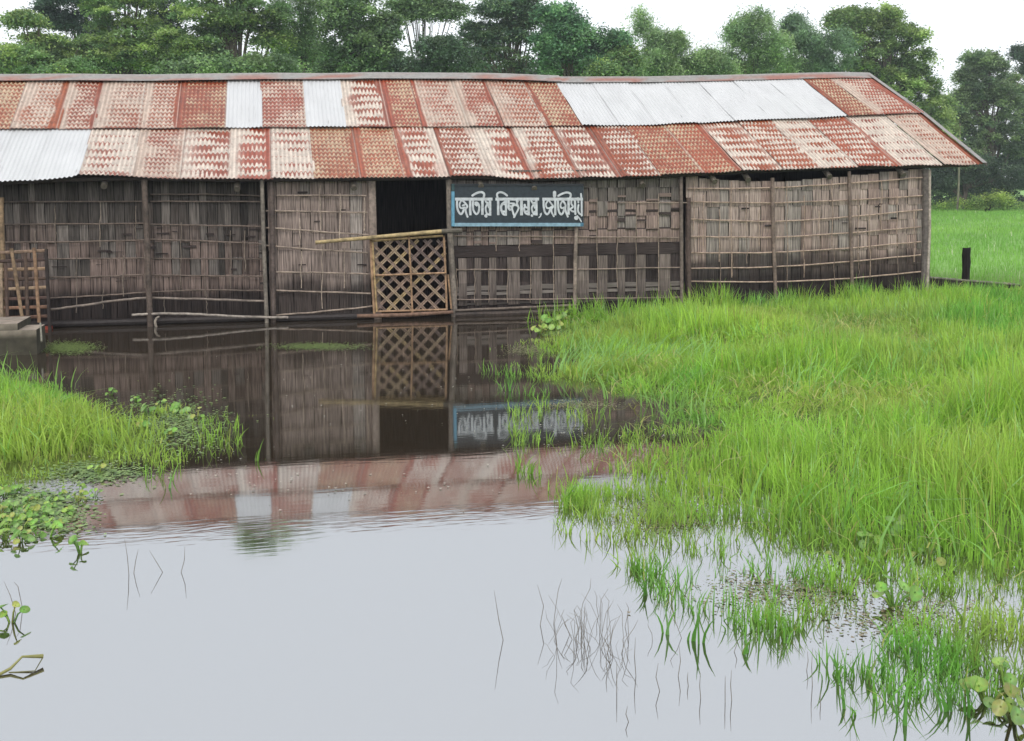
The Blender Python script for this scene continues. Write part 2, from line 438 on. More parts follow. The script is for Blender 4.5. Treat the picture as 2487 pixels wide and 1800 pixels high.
low = [(-560, -440, 'P'), (-440, -330, 'S'), (-330, -220, 'M'), (-220, -110, 'P'), (-110, -10, 'W'), (-10, 85, 'W'), (85, 188, 'W'), (188, 317, 'P'), (317, 437, 'H'), (437, 556, 'S'), (556, 659, 'S'), (659, 762, 'P'), (762, 877, 'R'), (877, 984, 'O'),
       (984, 1092, 'S'), (1092, 1201, 'M'), (1201, 1300, 'S'), (1300, 1415, 'M'), (1415, 1510, 'S'), (1510, 1605, 'M'), (1605, 1710, 'R'),
       (1710, 1803, 'O'), (1803, 1905, 'S'), (1905, 1987, 'M'), (1987, 2085, 'P'), (2085, 2187, 'M'), (2187, 2290, 'P'), (2290, 2390, 'H')]
up = [(-580, -460, 'M'), (-460, -360, 'F'), (-360, -250, 'R'), (-250, -160, 'F'), (-160, -60, 'M'), (-60, 24, 'O'), (24, 139, 'F'), (139, 226, 'F'), (226, 337, 'H'), (337, 429, 'F'), (429, 548, 'R'), (548, 633, 'W'), (633, 744, 'F'), (744, 837, 'W'),
      (837, 947, 'S'), (947, 1026, 'O'), (1026, 1141, 'H'), (1141, 1225, 'F'), (1225, 1328, 'H'), (1328, 1413, 'O'), (1413, 1505, 'W'), (1505, 1597, 'W'),
      (1597, 1690, 'W'), (1690, 1783, 'W'), (1783, 1875, 'W'), (1875, 1966, 'W'), (1966, 2058, 'W'), (2058, 2128, 'O'), (2128, 2240, 'F')]
LAB = {'W': 'clean whitish zinc sheet without rust', 'P': 'pale grey pink sheet with little rust', 'R': 'sheet rusted almost wholly orange brown'}
for i, (a, b, k) in enumerate(low):
    x0, x1 = EX(a), EX(b)
    if x1 > X_END - .05: x1 = X_END - .03
    ext = 0.0
    if a < 190: ext = 0.10
    V, Fq, C = sheet_mesh(x0, x1, eave_z, lambda x: mid_z(x) + 0.07, YE - ext * .7, YM + 0.12, k, 100 + i, 0.0 if k != 'W' else .006)
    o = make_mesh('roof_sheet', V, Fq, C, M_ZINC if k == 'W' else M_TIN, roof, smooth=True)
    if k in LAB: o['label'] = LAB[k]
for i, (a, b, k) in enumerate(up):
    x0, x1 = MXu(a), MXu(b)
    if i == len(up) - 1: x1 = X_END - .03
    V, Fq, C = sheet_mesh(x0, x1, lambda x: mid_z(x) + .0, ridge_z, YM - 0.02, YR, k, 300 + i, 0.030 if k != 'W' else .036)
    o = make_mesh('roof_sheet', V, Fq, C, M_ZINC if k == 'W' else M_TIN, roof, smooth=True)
    if k in LAB: o['label'] = LAB[k]
# rear slope
for i in range(14):
    x0 = X_START + (X_END - X_START) / 14 * i; x1 = X_START + (X_END - X_START) / 14 * (i + 1)
    V, Fq, C = sheet_mesh(x0, x1, lambda x: eave_z(x) - .05, lambda x: ridge_z(x), 5.75, YR, 'W' if i % 4 == 2 else 'P', 500 + i, 0.02)
    make_mesh('roof_sheet', V, Fq[:, ::-1].copy(), C, M_TIN, roof, smooth=True)
# ridge caps: two long folded strips overlapping
def ridge_cap(x0, x1, lift, c0):
    b = MB(); xx = np.linspace(x0, x1, 40)
    rows = []
    for yy, dz in ((YR - .19, -.095), (YR - .11, -.04), (YR - .04, .012), (YR, .03), (YR + .05, .012), (YR + .25, -.11)):
        rows.append([(x + float(sh(x, yy)), yy + (float(vnoise(x, 0, .8, 3)) - .5) * .03, float(ridge_z(x)) + dz + .055 + lift + (float(vnoise(x, 1, 1.1, 8)) - .5) * .015) for x in xx])
    vs = [p for rw in rows for p in rw]; n = len(xx)
    fs = [(i * n + j, i * n + j + 1, (i + 1) * n + j + 1, (i + 1) * n + j) for i in range(5) for j in range(n - 1)]
    cs = []
    for i, rw in enumerate(rows):
        for p in rw:
            t = float(vnoise(p[0], i * .3, .35, 21)); t = max(0, min(1, (t - .5) * 4)) * (.7 if i < 2 else .12)
            cs.append(tuple(np.array(c0) * (1 - t) + RUST * 1.1 * t))
    b.add(vs, fs, cs)
    return b.build('ridge_cap', M_TIN, roof)
xr = py_(1385, 190, YR).x
ridge_cap(X_START, xr, 0.012, GREYM * 1.0); ridge_cap(xr - .3, X_END, -0.004, GREYM * .95)
# verge trim on the right rake
b = MB()
pts = [(YE - .03, float(eave_z(X_END))), (YM, float(mid_z(X_END)) + .02), (YR, float(ridge_z(X_END)) + .05)]
for (y0, z0), (y1, z1) in zip(pts[:-1], pts[1:]):
    e0, e1 = X_END + float(sh(X_END, y0)), X_END + float(sh(X_END, y1))
    b.add([(e0 - .05, y0, z0 + .028), (e0 + .035, y0, z0 + .028), (e1 + .035, y1, z1 + .028), (e1 - .05, y1, z1 + .028),
           (e0 + .035, y0, z0 - .035), (e1 + .035, y1, z1 - .035)], [(0, 1, 2, 3), (1, 4, 5, 2)], GREYM * .9)
b.build('verge_trim', M_TIN, roof)

# walls ------------------------------------------------------------
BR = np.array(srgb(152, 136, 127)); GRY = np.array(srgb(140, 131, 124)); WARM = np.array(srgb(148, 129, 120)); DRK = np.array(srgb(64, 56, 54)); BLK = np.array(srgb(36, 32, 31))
def wall_panel(x0, x1, top, Y, rows, seed, sw, colf, damp, name='wall_panel', ybow=0.0, fixed=True):
    """upright split-bamboo strips, each a slightly bowed ribbon broken into lapped lengths"""
    r = np.random.default_rng(seed); b = MB()
    x = x0; i = 0
    while x < x1 - .01:
        wd = min(sw * r.uniform(.7, 1.3), x1 - x)
        z0 = -0.25; cuts = []
        zz = z0
        off = r.uniform(0, 1)
        tz = float(top(x + wd / 2))
        cuts = [z0] + [q + r.uniform(-.006, .006) for q in rows if z0 < q < tz - .08] + [tz + r.uniform(-.01, .01)]
        tone_s = r.uniform(.84, 1.12); keep = None
        for k in range(len(cuts) - 1):
            za, zb = cuts[k], cuts[k + 1]
            dy = (0.005 if (i + k) % 2 else -0.005) + r.uniform(-.002, .002)
            tone = tone_s * (1.0 if (i + k) % 2 else .95) * r.uniform(.90, 1.08)
            wobl = r.uniform(-.006, .006)
            n = max(2, int((zb - za) / .07))
            vs = []; cs = []
            cb = colf((x + wd / 2), (za + zb) / 2, r)
            if keep is not None and r.random() > .22 and fixed: cb = keep
            keep = cb
            for j in range(n + 1):
                z = za + (zb + .012 - za) * j / n
                bow = -0.008 * math.sin(math.pi * j / n)
                for q, e in ((x + .003, .004), (x + wd * .5, -.003), (x + wd - .003, .004)):
                    vs.append((q + wobl * j / n, Y + dy + bow + e + ybow * math.sin(math.pi * (q - x0) / (x1 - x0)), z))
                    d = damp(q, z + r.uniform(-.02, .02))
                    cs.append(tuple(np.array(cb) * tone * (1 - d) + DRK * .45 * tone * d))
            fs = [(j * 3 + q, j * 3 + q + 1, j * 3 + q + 4, j * 3 + q + 3) for j in range(n) for q in (0, 1)]
            b.add(vs, fs, cs)
        x += wd + .001; i += 1
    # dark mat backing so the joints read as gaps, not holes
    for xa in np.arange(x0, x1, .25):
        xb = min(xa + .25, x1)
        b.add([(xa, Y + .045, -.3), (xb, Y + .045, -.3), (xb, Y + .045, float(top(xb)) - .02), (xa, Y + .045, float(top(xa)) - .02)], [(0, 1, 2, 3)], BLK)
    return b.build(name, M_STRIP, house)

def topf(pts, Y):
    P = sorted([(py_(a, c, Y).x, py_(a, c, Y).z) for a, c in pts]); X = [p[0] for p in P]; Z = [p[1] for p in P]
    return lambda x: np.interp(x, X, Z)
def xw(px, Y=0.0, py=600): return py_(px, py, Y).x
def zw(py, px=1200, Y=0.0): return py_(px, py, Y).z
NZ = lambda x, z, s, k: float(vnoise(x, z, s, k))
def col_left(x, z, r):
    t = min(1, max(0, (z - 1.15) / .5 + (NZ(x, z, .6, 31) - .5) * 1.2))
    c = WARM * .62 * (1 - t) + GRY * .27 * t  # greyer upper rows, with the eave's shade painted into the colour
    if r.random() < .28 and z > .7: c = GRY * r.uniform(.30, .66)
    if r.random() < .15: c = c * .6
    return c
def damp_left(x, z): return float(sstep(.60, .36, z + (NZ(x, z, .5, 33) - .5) * .2)) * .95
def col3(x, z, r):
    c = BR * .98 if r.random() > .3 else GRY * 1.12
    return c * (.92 if z < 1.9 else .75)  # top rows painted darker to stand for shade under the eave
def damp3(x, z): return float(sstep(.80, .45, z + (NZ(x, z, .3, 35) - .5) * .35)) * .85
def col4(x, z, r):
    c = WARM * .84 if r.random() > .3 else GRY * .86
    if z > 1.85: c = GRY * .55  # eave shade put into the colour above the sign
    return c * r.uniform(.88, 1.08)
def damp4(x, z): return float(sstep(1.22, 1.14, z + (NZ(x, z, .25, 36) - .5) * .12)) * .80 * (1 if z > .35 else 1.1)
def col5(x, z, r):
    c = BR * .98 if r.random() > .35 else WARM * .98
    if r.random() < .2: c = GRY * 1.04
    return c * (1.0 if z < 1.95 else .85)  # painted shade where the wall nears the eave
def damp5(x, z): return float(sstep(1.0, .78, z + (NZ(x, z, .3, 37) - .5) * .22)) * .80 + float(sstep(.66, .50, z + (NZ(x, z, .4, 38) - .5) * .1)) * .16
YL = 0.18
T_left = topf([(0, 418), (640, 418)], YL); T_mid = topf([(640, 415), (1660, 412)], 0.0)
T5 = topf([(1668, 425), (1700, 434), (1780, 441), (1900, 443), (2050, 430), (2150, 420), (2245, 411)], 0.0)
bx = [xw(-560, YL), xw(357, YL), xw(645, YL)]
rows_l = [zw(q, 300, YL) for q in (721, 673, 628, 587, 544, 491)][::1]
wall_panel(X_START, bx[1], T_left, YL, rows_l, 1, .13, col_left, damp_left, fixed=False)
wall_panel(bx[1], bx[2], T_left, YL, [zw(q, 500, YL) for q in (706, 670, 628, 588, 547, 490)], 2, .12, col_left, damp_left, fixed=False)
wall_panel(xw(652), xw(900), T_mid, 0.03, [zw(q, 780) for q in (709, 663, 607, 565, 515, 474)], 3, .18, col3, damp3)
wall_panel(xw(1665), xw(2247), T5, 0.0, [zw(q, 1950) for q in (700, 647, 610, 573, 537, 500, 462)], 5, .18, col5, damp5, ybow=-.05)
# bay with the open chequer weave
r4 = np.random.default_rng(44); b = MB(); bh = MB()
x0, x1 = xw(1092), xw(1655)
bounds_px = [1097, 1112, 1133, 1151, 1168, 1187, 1205, 1231, 1262, 1290, 1316, 1346, 1376, 1397, 1430, 1450, 1475, 1499, 1518, 1545, 1568, 1600, 1628, 1655]
# odd intervals are the light uprights that pass in front low down
zt = [(-.25, .10), (.10, .33), (.33, .50), (.50, .95), (.95, 1.18), (1.18, 1.42), (1.42, 1.66), (1.66, 1.9), (1.9, 2.5)]
zb_ = [-.25, .16, .31, .52, .92, 1.12, 1.34, 1.56, 1.80, 2.02]
for i in range(len(bounds_px) - 1):
    xa, xb = xw(bounds_px[i]), xw(bounds_px[i + 1]); light = i % 2 == 1
    tz = float(T_mid((xa + xb) / 2)); zs = zb_ + [tz]
    for k in range(len(zs) - 1):
        za, zb = zs[k], zs[k + 1]
        front = light if k in (1, 2, 3) else ((i + k) % 2 == 0)
        if k == 4: front = False
        dy = -.016 if front else .012
        n = 5; vs = []; cs = []
        tone = r4.uniform(.85, 1.12)
        c = np.array(col4(xa, (za + zb) / 2, r4))
        if k in (0,): c = DRK * .62
        elif k in (1, 2, 3): c = (GRY * .34 + WARM * .24) * (.46 + .18 * k) * r4.uniform(.8, 1.1) if light else DRK * r4.uniform(.7, 1.0)
        elif k == 4: c = DRK * (1.0 if not light else .8)
        for j in range(n + 1):
            z = za + (zb - za) * j / n
            for q, e in ((xa + .003, .004), ((xa + xb) / 2, -.003), (xb - .003, .004)):
                vs.append((q + r4.uniform(-.001, .001), dy + e - .006 * math.sin(math.pi * j / n), z))
                cs.append(tuple(c * tone))
        fs = [(j * 3 + q, j * 3 + q + 1, j * 3 + q + 4, j * 3 + q + 3) for j in range(n) for q in (0, 1)]
        b.add(vs, fs, cs)
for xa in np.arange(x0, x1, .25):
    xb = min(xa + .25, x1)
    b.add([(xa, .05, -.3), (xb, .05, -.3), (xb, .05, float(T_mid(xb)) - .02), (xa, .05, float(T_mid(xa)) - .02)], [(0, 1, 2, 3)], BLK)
panel4 = b.build('wall_panel', M_STRIP, house)
for k, (za, zb, c) in enumerate(((.325, .375, GRY * .66), (.395, .47, GRY * .58), (.93, 1.11, DRK * .9), (.17, .20, GRY * .3), (1.33, 1.36, DRK * 1.2), (1.62, 1.66, DRK))):
    xx = np.arange(x0, x1, .05); vs = []; cs = []
    for x in xx:
        jn = (NZ(x, k, .35, 60) - .5) * .02
        for z in (za, zb): vs.append((x, -.004 + .001 * k, z + jn)); cs.append(tuple(c * (.8 + .4 * NZ(x, k, .12, 61))))
    n = len(xx); bh.add(vs, [(2 * j, 2 * j + 2, 2 * j + 3, 2 * j + 1) for j in range(n - 1)], cs)
# short horizontal pieces woven through the upper rows
for q in range(34):
    i = r4.integers(0, len(bounds_px) - 1); xa, xb = xw(bounds_px[i]), xw(bounds_px[i + 1])
    z = r4.choice([1.14, 1.22, 1.35, 1.47, 1.57, 1.64, 1.8, 1.88]) + r4.uniform(-.02, .02); h = r4.uniform(.015, .06)
    c = (DRK * 1.1 if r4.random() < .45 else WARM * .7)
    bh.add([(xa, -.026, z), (xb, -.026, z), (xb, -.026, z + h), (xa, -.026, z + h)], [(0, 1, 2, 3)], tuple(c))
bh.build('weft_strip', M_WEFT, panel4)
# small dark level pieces in the other bays
bh = MB()
for q in range(46):
    if q < 30: x = r4.uniform(xw(110), xw(640)); Y = YL - .028; z = r4.uniform(.55, 1.6)
    elif q < 38: x = r4.uniform(xw(670), xw(870)); Y = .0; z = r4.uniform(.6, 2.0)
    else: x = r4.uniform(xw(1700), xw(2200)); Y = -.075; z = r4.uniform(1.1, 1.9)
    L = r4.uniform(.06, .22); h = r4.uniform(.01, .035); c = DRK * r4.uniform(.6, 1.1)
    bh = MB(); bh.add([(x, Y, z), (x + L, Y, z + r4.uniform(-.01, .01)), (x + L, Y, z + h), (x, Y, z + h)], [(0, 1, 2, 3)], tuple(c))
    bh.build('weft_strip', M_WEFT, house)
# closed ends and rear so the inside is dark
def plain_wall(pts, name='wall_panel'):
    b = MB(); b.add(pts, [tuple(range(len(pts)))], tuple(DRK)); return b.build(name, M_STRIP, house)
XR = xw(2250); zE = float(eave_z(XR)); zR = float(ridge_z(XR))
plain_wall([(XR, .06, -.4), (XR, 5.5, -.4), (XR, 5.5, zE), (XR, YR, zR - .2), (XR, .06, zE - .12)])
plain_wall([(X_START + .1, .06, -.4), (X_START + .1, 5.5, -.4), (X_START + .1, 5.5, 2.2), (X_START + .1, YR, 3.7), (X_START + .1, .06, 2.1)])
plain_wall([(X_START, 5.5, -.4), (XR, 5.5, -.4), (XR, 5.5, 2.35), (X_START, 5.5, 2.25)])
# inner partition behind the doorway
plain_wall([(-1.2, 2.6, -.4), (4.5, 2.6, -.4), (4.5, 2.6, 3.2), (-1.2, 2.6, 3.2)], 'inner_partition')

# battens
def batten(pts, Y, rad=.011, col=srgb(150, 134, 120), knots=.35, name='batten', ybow=0, flat=.6, n=6):
    P = [py_(a, c, Y) for a, c in pts]
    q = []
    for i in range(len(P) - 1):
        for t in np.linspace(0, 1, 7)[:-1]: q.append(P[i].lerp(P[i + 1], t))
    q.append(P[-1])
    # ease the kinks
    for _ in range(3): q = [q[0]] + [(q[i - 1] + q[i] * 2 + q[i + 1]) / 4 for i in range(1, len(q) - 1)] + [q[-1]]
    if ybow: q = [Vector((p.x, p.y + ybow * math.sin(math.pi * i / (len(q) - 1)), p.z)) for i, p in enumerate(q)]
    q = [Vector((p.x, p.y, p.z + random.uniform(-.004, .004))) for p in q]
    b = MB(); b.tube(q, rad, col, n=n, knots=knots, flat=flat)
    return b.build(name, M_POLE, house)
LBc = srgb(112, 98, 88)
for pts in ([(5, 491), (350, 489)], [(8, 545), (350, 543)], [(8, 589), (180, 587), (352, 583)], [(112, 629), (352, 627)], [(118, 674), (240, 672), (352, 667)], [(120, 724), (250, 718), (355, 710)],
            [(365, 473), (500, 471), (632, 476)], [(365, 489), (632, 490)], [(365, 545), (500, 547), (636, 550)], [(362, 581), (500, 585), (638, 593)], [(365, 628), (640, 629)], [(365, 668), (500, 670), (640, 672)], [(362, 709), (500, 704), (642, 706)]):
    batten(pts, YL - .05, .0105, tuple(np.array(LBc) * random.uniform(.8, 1.2)))
for pts in ([(672, 475), (890, 475)], [(645, 512), (780, 514), (892, 517)], [(645, 553), (720, 558), (895, 571)], [(640, 596), (760, 606), (893, 614)], [(670, 661), (780, 662), (897, 666)], [(670, 705), (780, 709), (900, 713)], [(670, 766), (780, 757), (905, 744)]):
    batten(pts, -.03, .012, srgb(152, 136, 122))
for pts in ([(1100, 573), (1395, 575), (1652, 577)], [(1108, 655), (1390, 655), (1655, 649)], [(1105, 728), (1390, 726), (1655, 722)], [(1500, 492), (1670, 492)]):
    batten(pts, -.045, .0095, srgb(140, 124, 112))
c7 = lambda x, y: (1650 + x / 2.71, 370 + y / 2.71)
for L in ([(55, 240), (600, 235), (1100, 205), (1600, 165)], [(75, 325), (600, 335), (1100, 315), (1600, 285)], [(75, 440), (620, 458), (1110, 425), (1600, 378)], [(75, 555), (620, 560), (1110, 530), (1590, 490)],
          [(75, 662), (620, 660), (1110, 630), (1590, 588)], [(75, 765), (620, 755), (1110, 718), (1590, 675)], [(75, 850), (620, 852), (1110, 830), (1590, 785)]):
    batten([c7(*p) for p in L], -.045, .0115, srgb(168, 146, 130), ybow=-.05)
# thin upright sticks laced over the battens
def sticks(lst, Y, col, ybf=None):
    for (px, ya, yb) in lst:
        b = MB()
        yo = ybf(px) if ybf else 0
        P = [py_(px + random.uniform(-2, 2) * (0 if k in (0, 6) else 1), ya + (yb - ya) * k / 6, Y + yo) for k in range(7)]
        b.tube(P, .0065, tuple(np.array(col) * random.uniform(.75, 1.15)), n=5, knots=0, flat=.7)
        b.build('lacing_stick', M_POLE, house)
bow5 = lambda px: -.05 * math.sin(math.pi * (px - 1665) / 582)
sticks([(c7(x, 0)[0], 440 + (i % 3) * 34, 560 + (i * 37 % 4) * 38) for i, x in enumerate((95, 158, 262, 345, 440, 525, 710, 820, 918, 1005, 1175, 1255, 1330, 1435, 1545))], -.058, srgb(160, 138, 122), bow5)
sticks([(c7(x, 0)[0], 575 + (i % 3) * 20, 640 + (i * 29 % 3) * 30) for i, x in enumerate((98, 268, 350, 445, 712, 822, 925, 1020, 1180, 1258, 1440))], -.058, srgb(120, 104, 92), bow5)
sticks([(1109, 652, 735), (1153, 652, 735), (1187, 652, 735), (1233, 652, 735), (1288, 625, 735), (1345, 560, 735), (1262, 555, 610), (1205, 555, 610), (1450, 480, 735), (1500, 560, 700), (1545, 500, 725), (1600, 470, 735)], -.052, srgb(142, 126, 112))
sticks([(778, 450, 560), (783, 575, 750), (728, 530, 600), (732, 610, 700), (826, 470, 590), (836, 600, 700), (885, 480, 560)], -.04, srgb(168, 152, 136))
sticks([(134, 500, 560), (135, 560, 600), (85, 560, 600), (185, 620, 760), (243, 490, 600), (300, 620, 720), (352, 600, 700), (440, 540, 700), (498, 640, 720), (560, 560, 700), (595, 560, 660), (250, 700, 750), (400, 720, 765), (502, 710, 765), (330, 500, 580)], YL - .06, srgb(120, 108, 96))

# posts
def post(pts, Y, rad, col, name='post', label=None, knots=.5, z_end=-.42, flat=1.0, n=10, ragged=0):
    P = [py_(a, c, Y) for a, c in pts]
    last = P[-1]; P.append(Vector((last.x, last.y, z_end)))
    b = MB(); b.tube(P, rad, col, n=n, knots=knots, flat=flat, step=.12)
    o = b.build(name, M_POLE, house)
    if label: o['label'] = label
    return o
post([(350, 436), (358, 600), (365, 787)], -.10, .042, srgb(92, 80, 72))
post([(636, 436), (641, 600), (648, 778)], -.10, .030, srgb(120, 112, 102), label='thin post blotched with pale lichen')
post([(659, 436), (662, 600), (664, 778)], -.04, .040, srgb(92, 80, 74))
post([(903, 436), (906, 560), (918, 768)], -.04, .058, srgb(132, 118, 108), label='broad flat plank post left of the doorway', knots=0, flat=.35)
post([(1090, 434), (1093, 560), (1104, 764)], -.04, .048, srgb(128, 118, 108), knots=.7)
post([(1400, 548), (1397, 640), (1396, 742)], -.08, .030, srgb(140, 126, 114))
post([(1654, 428), (1655, 560), (1656, 735)], -.06, .030, srgb(112, 100, 92))
post([(1672, 480), (1672, 560), (1674, 735)], -.03, .040, srgb(84, 70, 64), knots=0)
post([(1876, 432), (1878, 560), (1884, 720)], -.11, .030, srgb(122, 106, 96))
post([(2062, 416), (2066, 560), (2070, 700)], -.11, .028, srgb(118, 102, 92))
post([(2248, 412), (2250, 560), (2246, 700)], -.03, .075, srgb(100, 92, 88), label='thick corner post at the right end', knots=0)
post([(2258, 412), (2258, 560), (2252, 700)], -.10, .022, srgb(172, 160, 148), knots=.9)
post([(3, 480), (4, 560), (6, 605)], -.10, .035, srgb(140, 118, 92))
post([(-180, 440), (-176, 600), (-170, 790)], -.10, .042, srgb(92, 80, 72))
# lower rails
batten([(122, 752), (200, 742), (280, 730), (355, 723), (500, 727), (645, 732)], -.05, .017, srgb(128, 116, 106), name='rail', flat=1, n=8)
batten([(320, 765), (370, 762), (450, 762), (560, 768), (646, 771), (700, 771)], -.12, .019, srgb(150, 140, 130), name='rail', flat=1, n=8)
batten([(1105, 754), (1250, 748), (1400, 741)], -.10, .020, srgb(110, 98, 88), name='rail', flat=1, n=8)
batten([(1105, 764), (1250, 760), (1400, 752)], -.06, .050, srgb(72, 62, 56), name='rail', flat=1, n=8)
b = MB(); b.tube([(X_START, YL - .02, .06), (xw(640), YL - .02, .05)], .05, tuple(DRK * .6), n=8, step=.5); b.build('ground_beam', M_POLE, house)
b = MB(); b.tube([(xw(665), .01, .05), (xw(905), .01, .05)], .05, tuple(DRK * .6), n=8, step=.5); b.build('ground_beam', M_POLE, house)

# ------------------------------------------------------------------ sign
YS = -0.13
def SA(x, y): return py_(1090 + x / 13.34, 450 + y / 13.34, YS)
c0 = SA(85, -45); c1 = SA(2134 + 2230, 1325)
sign = empty('sign_board', ((c0.x + c1.x) / 2, YS, c1.z))
tag(sign, 'dark painted signboard with white lettering and pale blue border on the woven wall', 'signboard')
def quad_board(m, x0, y0, x1, y1, Yf, Yb, col):
    A = [SA(x0, y0), SA(x1, y0), SA(x1, y1), SA(x0, y1)]
    f = [(p.x, YS + Yf, p.z) for p in A]; k = [(p.x, YS + Yb, p.z) for p in A]
    m.add(f + k, [(0, 3, 2, 1), (4, 5, 6, 7), (0, 1, 5, 4), (1, 2, 6, 5), (2, 3, 7, 6), (3, 0, 4, 7)], col)
m = MB(); quad_board(m, 100, -30, 2134 + 2210, 1310, 0, .035, srgb(44, 52, 58)); m.build('board', M_PAINT, sign)
m = MB(); bl = srgb(96, 146, 170)
quad_board(m, 85, 200, 180, 1330, -.016, .04, bl); m.build('frame', M_PAINT, sign)
m = MB(); quad_board(m, 183, 1222, 2134 + 2120, 1332, -.018, .04, srgb(130, 160, 175)); m.build('frame', M_PAINT, sign)
m = MB(); quad_board(m, 85, -45, 180, 196, -.015, .04, srgb(46, 70, 72)); quad_board(m, 183, -50, 2134 + 2225, 20, -.014, .04, srgb(40, 44, 48)); m.build('frame', M_PAINT, sign)
m = MB(); quad_board(m, 2134 + 2124, 1215, 2134 + 2225, 1334, -.017, .04, srgb(70, 110, 130)); quad_board(m, 2134 + 2205, 24, 2134 + 2225, 1212, -.012, .04, srgb(56, 66, 72)); m.build('frame', M_PAINT, sign)
OFF = 2134
S = [([(200, 450), (1415, 450)], 97), ([(268, 490), (262, 640), (290, 800), (350, 905), (400, 935), (450, 880), (485, 780)], 76), ([(400, 500), (345, 620), (370, 720), (440, 745), (520, 715)], 62),
     ([(440, 490), (540, 590), (600, 690), (548, 760), (548, 860), (605, 1020)], 72), ([(450, 660), (500, 640)], 70), ([(690, 490), (695, 975)], 90),
     ([(790, 500), (780, 640), (795, 800), (850, 900), (900, 935), (955, 880), (982, 760), (972, 640), (920, 565), (860, 560)], 74), ([(860, 610), (905, 650)], 90),
     ([(1088, 400), (1088, 960)], 95), ([(765, 335), (850, 280), (980, 228), (1080, 228), (1145, 290), (1125, 410)], 82),
     ([(1190, 520), (1240, 600), (1195, 710), (1195, 800), (1230, 920)], 66), ([(1335, 490), (1335, 985)], 92), ([(1230, 930), (1300, 950)], 70), ([(1195, 990), (1205, 1000)], 105), ([(1255, 560), (1290, 720)], 60),
     ([(1510, 450), (OFF + 790, 450)], 97), ([(1595, 400), (1600, 970)], 90), ([(1580, 410), (1560, 290), (1640, 230), (1740, 240), (1830, 290), (1885, 335)], 74),
     ([(1830, 520), (1705, 650), (1700, 800), (1760, 930), (1830, 955)], 84), ([(1848, 490), (1848, 985)], 76), ([(1720, 600), (1800, 620)], 60), ([(1780, 850), (1820, 860)], 80),
     ([(1930, 520), (1935, 640), (1930, 720), (1975, 790)], 92), ([(2000, 585), (2110, 590)], 62), ([(2000, 680), (2050, 720)], 80), ([(2110, 600), (2045, 740), (2080, 880), (2125, 1020)], 74),
     ([(2060, 650), (2190, 650), (2255, 730), (2215, 850), (2165, 930), (2110, 1040)], 66), ([(2235, 520), (2165, 640)], 60),
     ([(OFF + 60, 520), (OFF + 90, 640), (OFF + 130, 740)], 66), ([(OFF + 215, 490), (OFF + 218, 975)], 100), ([(OFF + 320, 640), (OFF + 330, 700)], 90), ([(OFF + 300, 740), (OFF + 320, 860), (OFF + 380, 925), (OFF + 450, 945)], 74),
     ([(OFF + 445, 490), (OFF + 450, 975)], 95), ([(OFF + 330, 700), (OFF + 410, 730)], 70), ([(OFF + 350, 850), (OFF + 410, 840)], 66),
     ([(OFF + 540, 520), (OFF + 600, 620), (OFF + 550, 720), (OFF + 570, 850), (OFF + 625, 945)], 70), ([(OFF + 695, 490), (OFF + 700, 980)], 92), ([(OFF + 630, 560), (OFF + 640, 730)], 62), ([(OFF + 640, 860), (OFF + 650, 930)], 70), ([(OFF + 553, 980), (OFF + 560, 990)], 92),
     ([(OFF + 832, 915), (OFF + 840, 925)], 98), ([(OFF + 855, 930), (OFF + 830, 1000), (OFF + 785, 1045)], 44),
     ([(OFF + 890, 450), (OFF + 2222, 450)], 97), ([(OFF + 935, 490), (OFF + 930, 640), (OFF + 960, 830), (OFF + 1000, 910), (OFF + 1050, 940), (OFF + 1110, 880), (OFF + 1140, 780)], 78),
     ([(OFF + 1060, 520), (OFF + 1005, 620), (OFF + 1035, 730), (OFF + 1110, 740), (OFF + 1190, 700)], 66), ([(OFF + 1100, 490), (OFF + 1190, 610), (OFF + 1240, 690), (OFF + 1192, 770), (OFF + 1195, 880), (OFF + 1262, 1005)], 64),
     ([(OFF + 1308, 480), (OFF + 1308, 975)], 88), ([(OFF + 1285, 235), (OFF + 1287, 340)], 120), ([(OFF + 1285, 340), (OFF + 1285, 410)], 80),
     ([(OFF + 1400, 500), (OFF + 1398, 650), (OFF + 1420, 830), (OFF + 1460, 910), (OFF + 1510, 945), (OFF + 1565, 880), (OFF + 1595, 780)], 78), ([(OFF + 1530, 520), (OFF + 1475, 640), (OFF + 1510, 740), (OFF + 1600, 720)], 68),
     ([(OFF + 1560, 500), (OFF + 1640, 640), (OFF + 1630, 760), (OFF + 1660, 880), (OFF + 1715, 1015)], 74), ([(OFF + 1738, 400), (OFF + 1740, 960)], 92),
     ([(OFF + 1405, 345), (OFF + 1500, 290), (OFF + 1630, 242), (OFF + 1740, 242), (OFF + 1812, 300), (OFF + 1790, 410)], 78),
     ([(OFF + 1830, 500), (OFF + 1830, 600), (OFF + 1880, 700), (OFF + 1800, 770), (OFF + 1850, 840), (OFF + 1910, 850)], 70), ([(OFF + 1945, 490), (OFF + 1960, 930)], 82),
     ([(OFF + 2045, 415), (OFF + 2055, 560)], 66), ([(OFF + 2060, 640), (OFF + 2040, 800), (OFF + 2080, 910), (OFF + 2150, 945)], 70), ([(OFF + 2140, 280), (OFF + 2160, 500), (OFF + 2165, 985)], 70),
     ([(OFF + 1980, 1055), (OFF + 1992, 1062)], 140), ([(OFF + 2020, 990), (OFF + 2095, 1080), (OFF + 2150, 1175)], 46)]
m = MB()
mpp = (SA(1000, 500) - SA(0, 500)).length / 1000.0
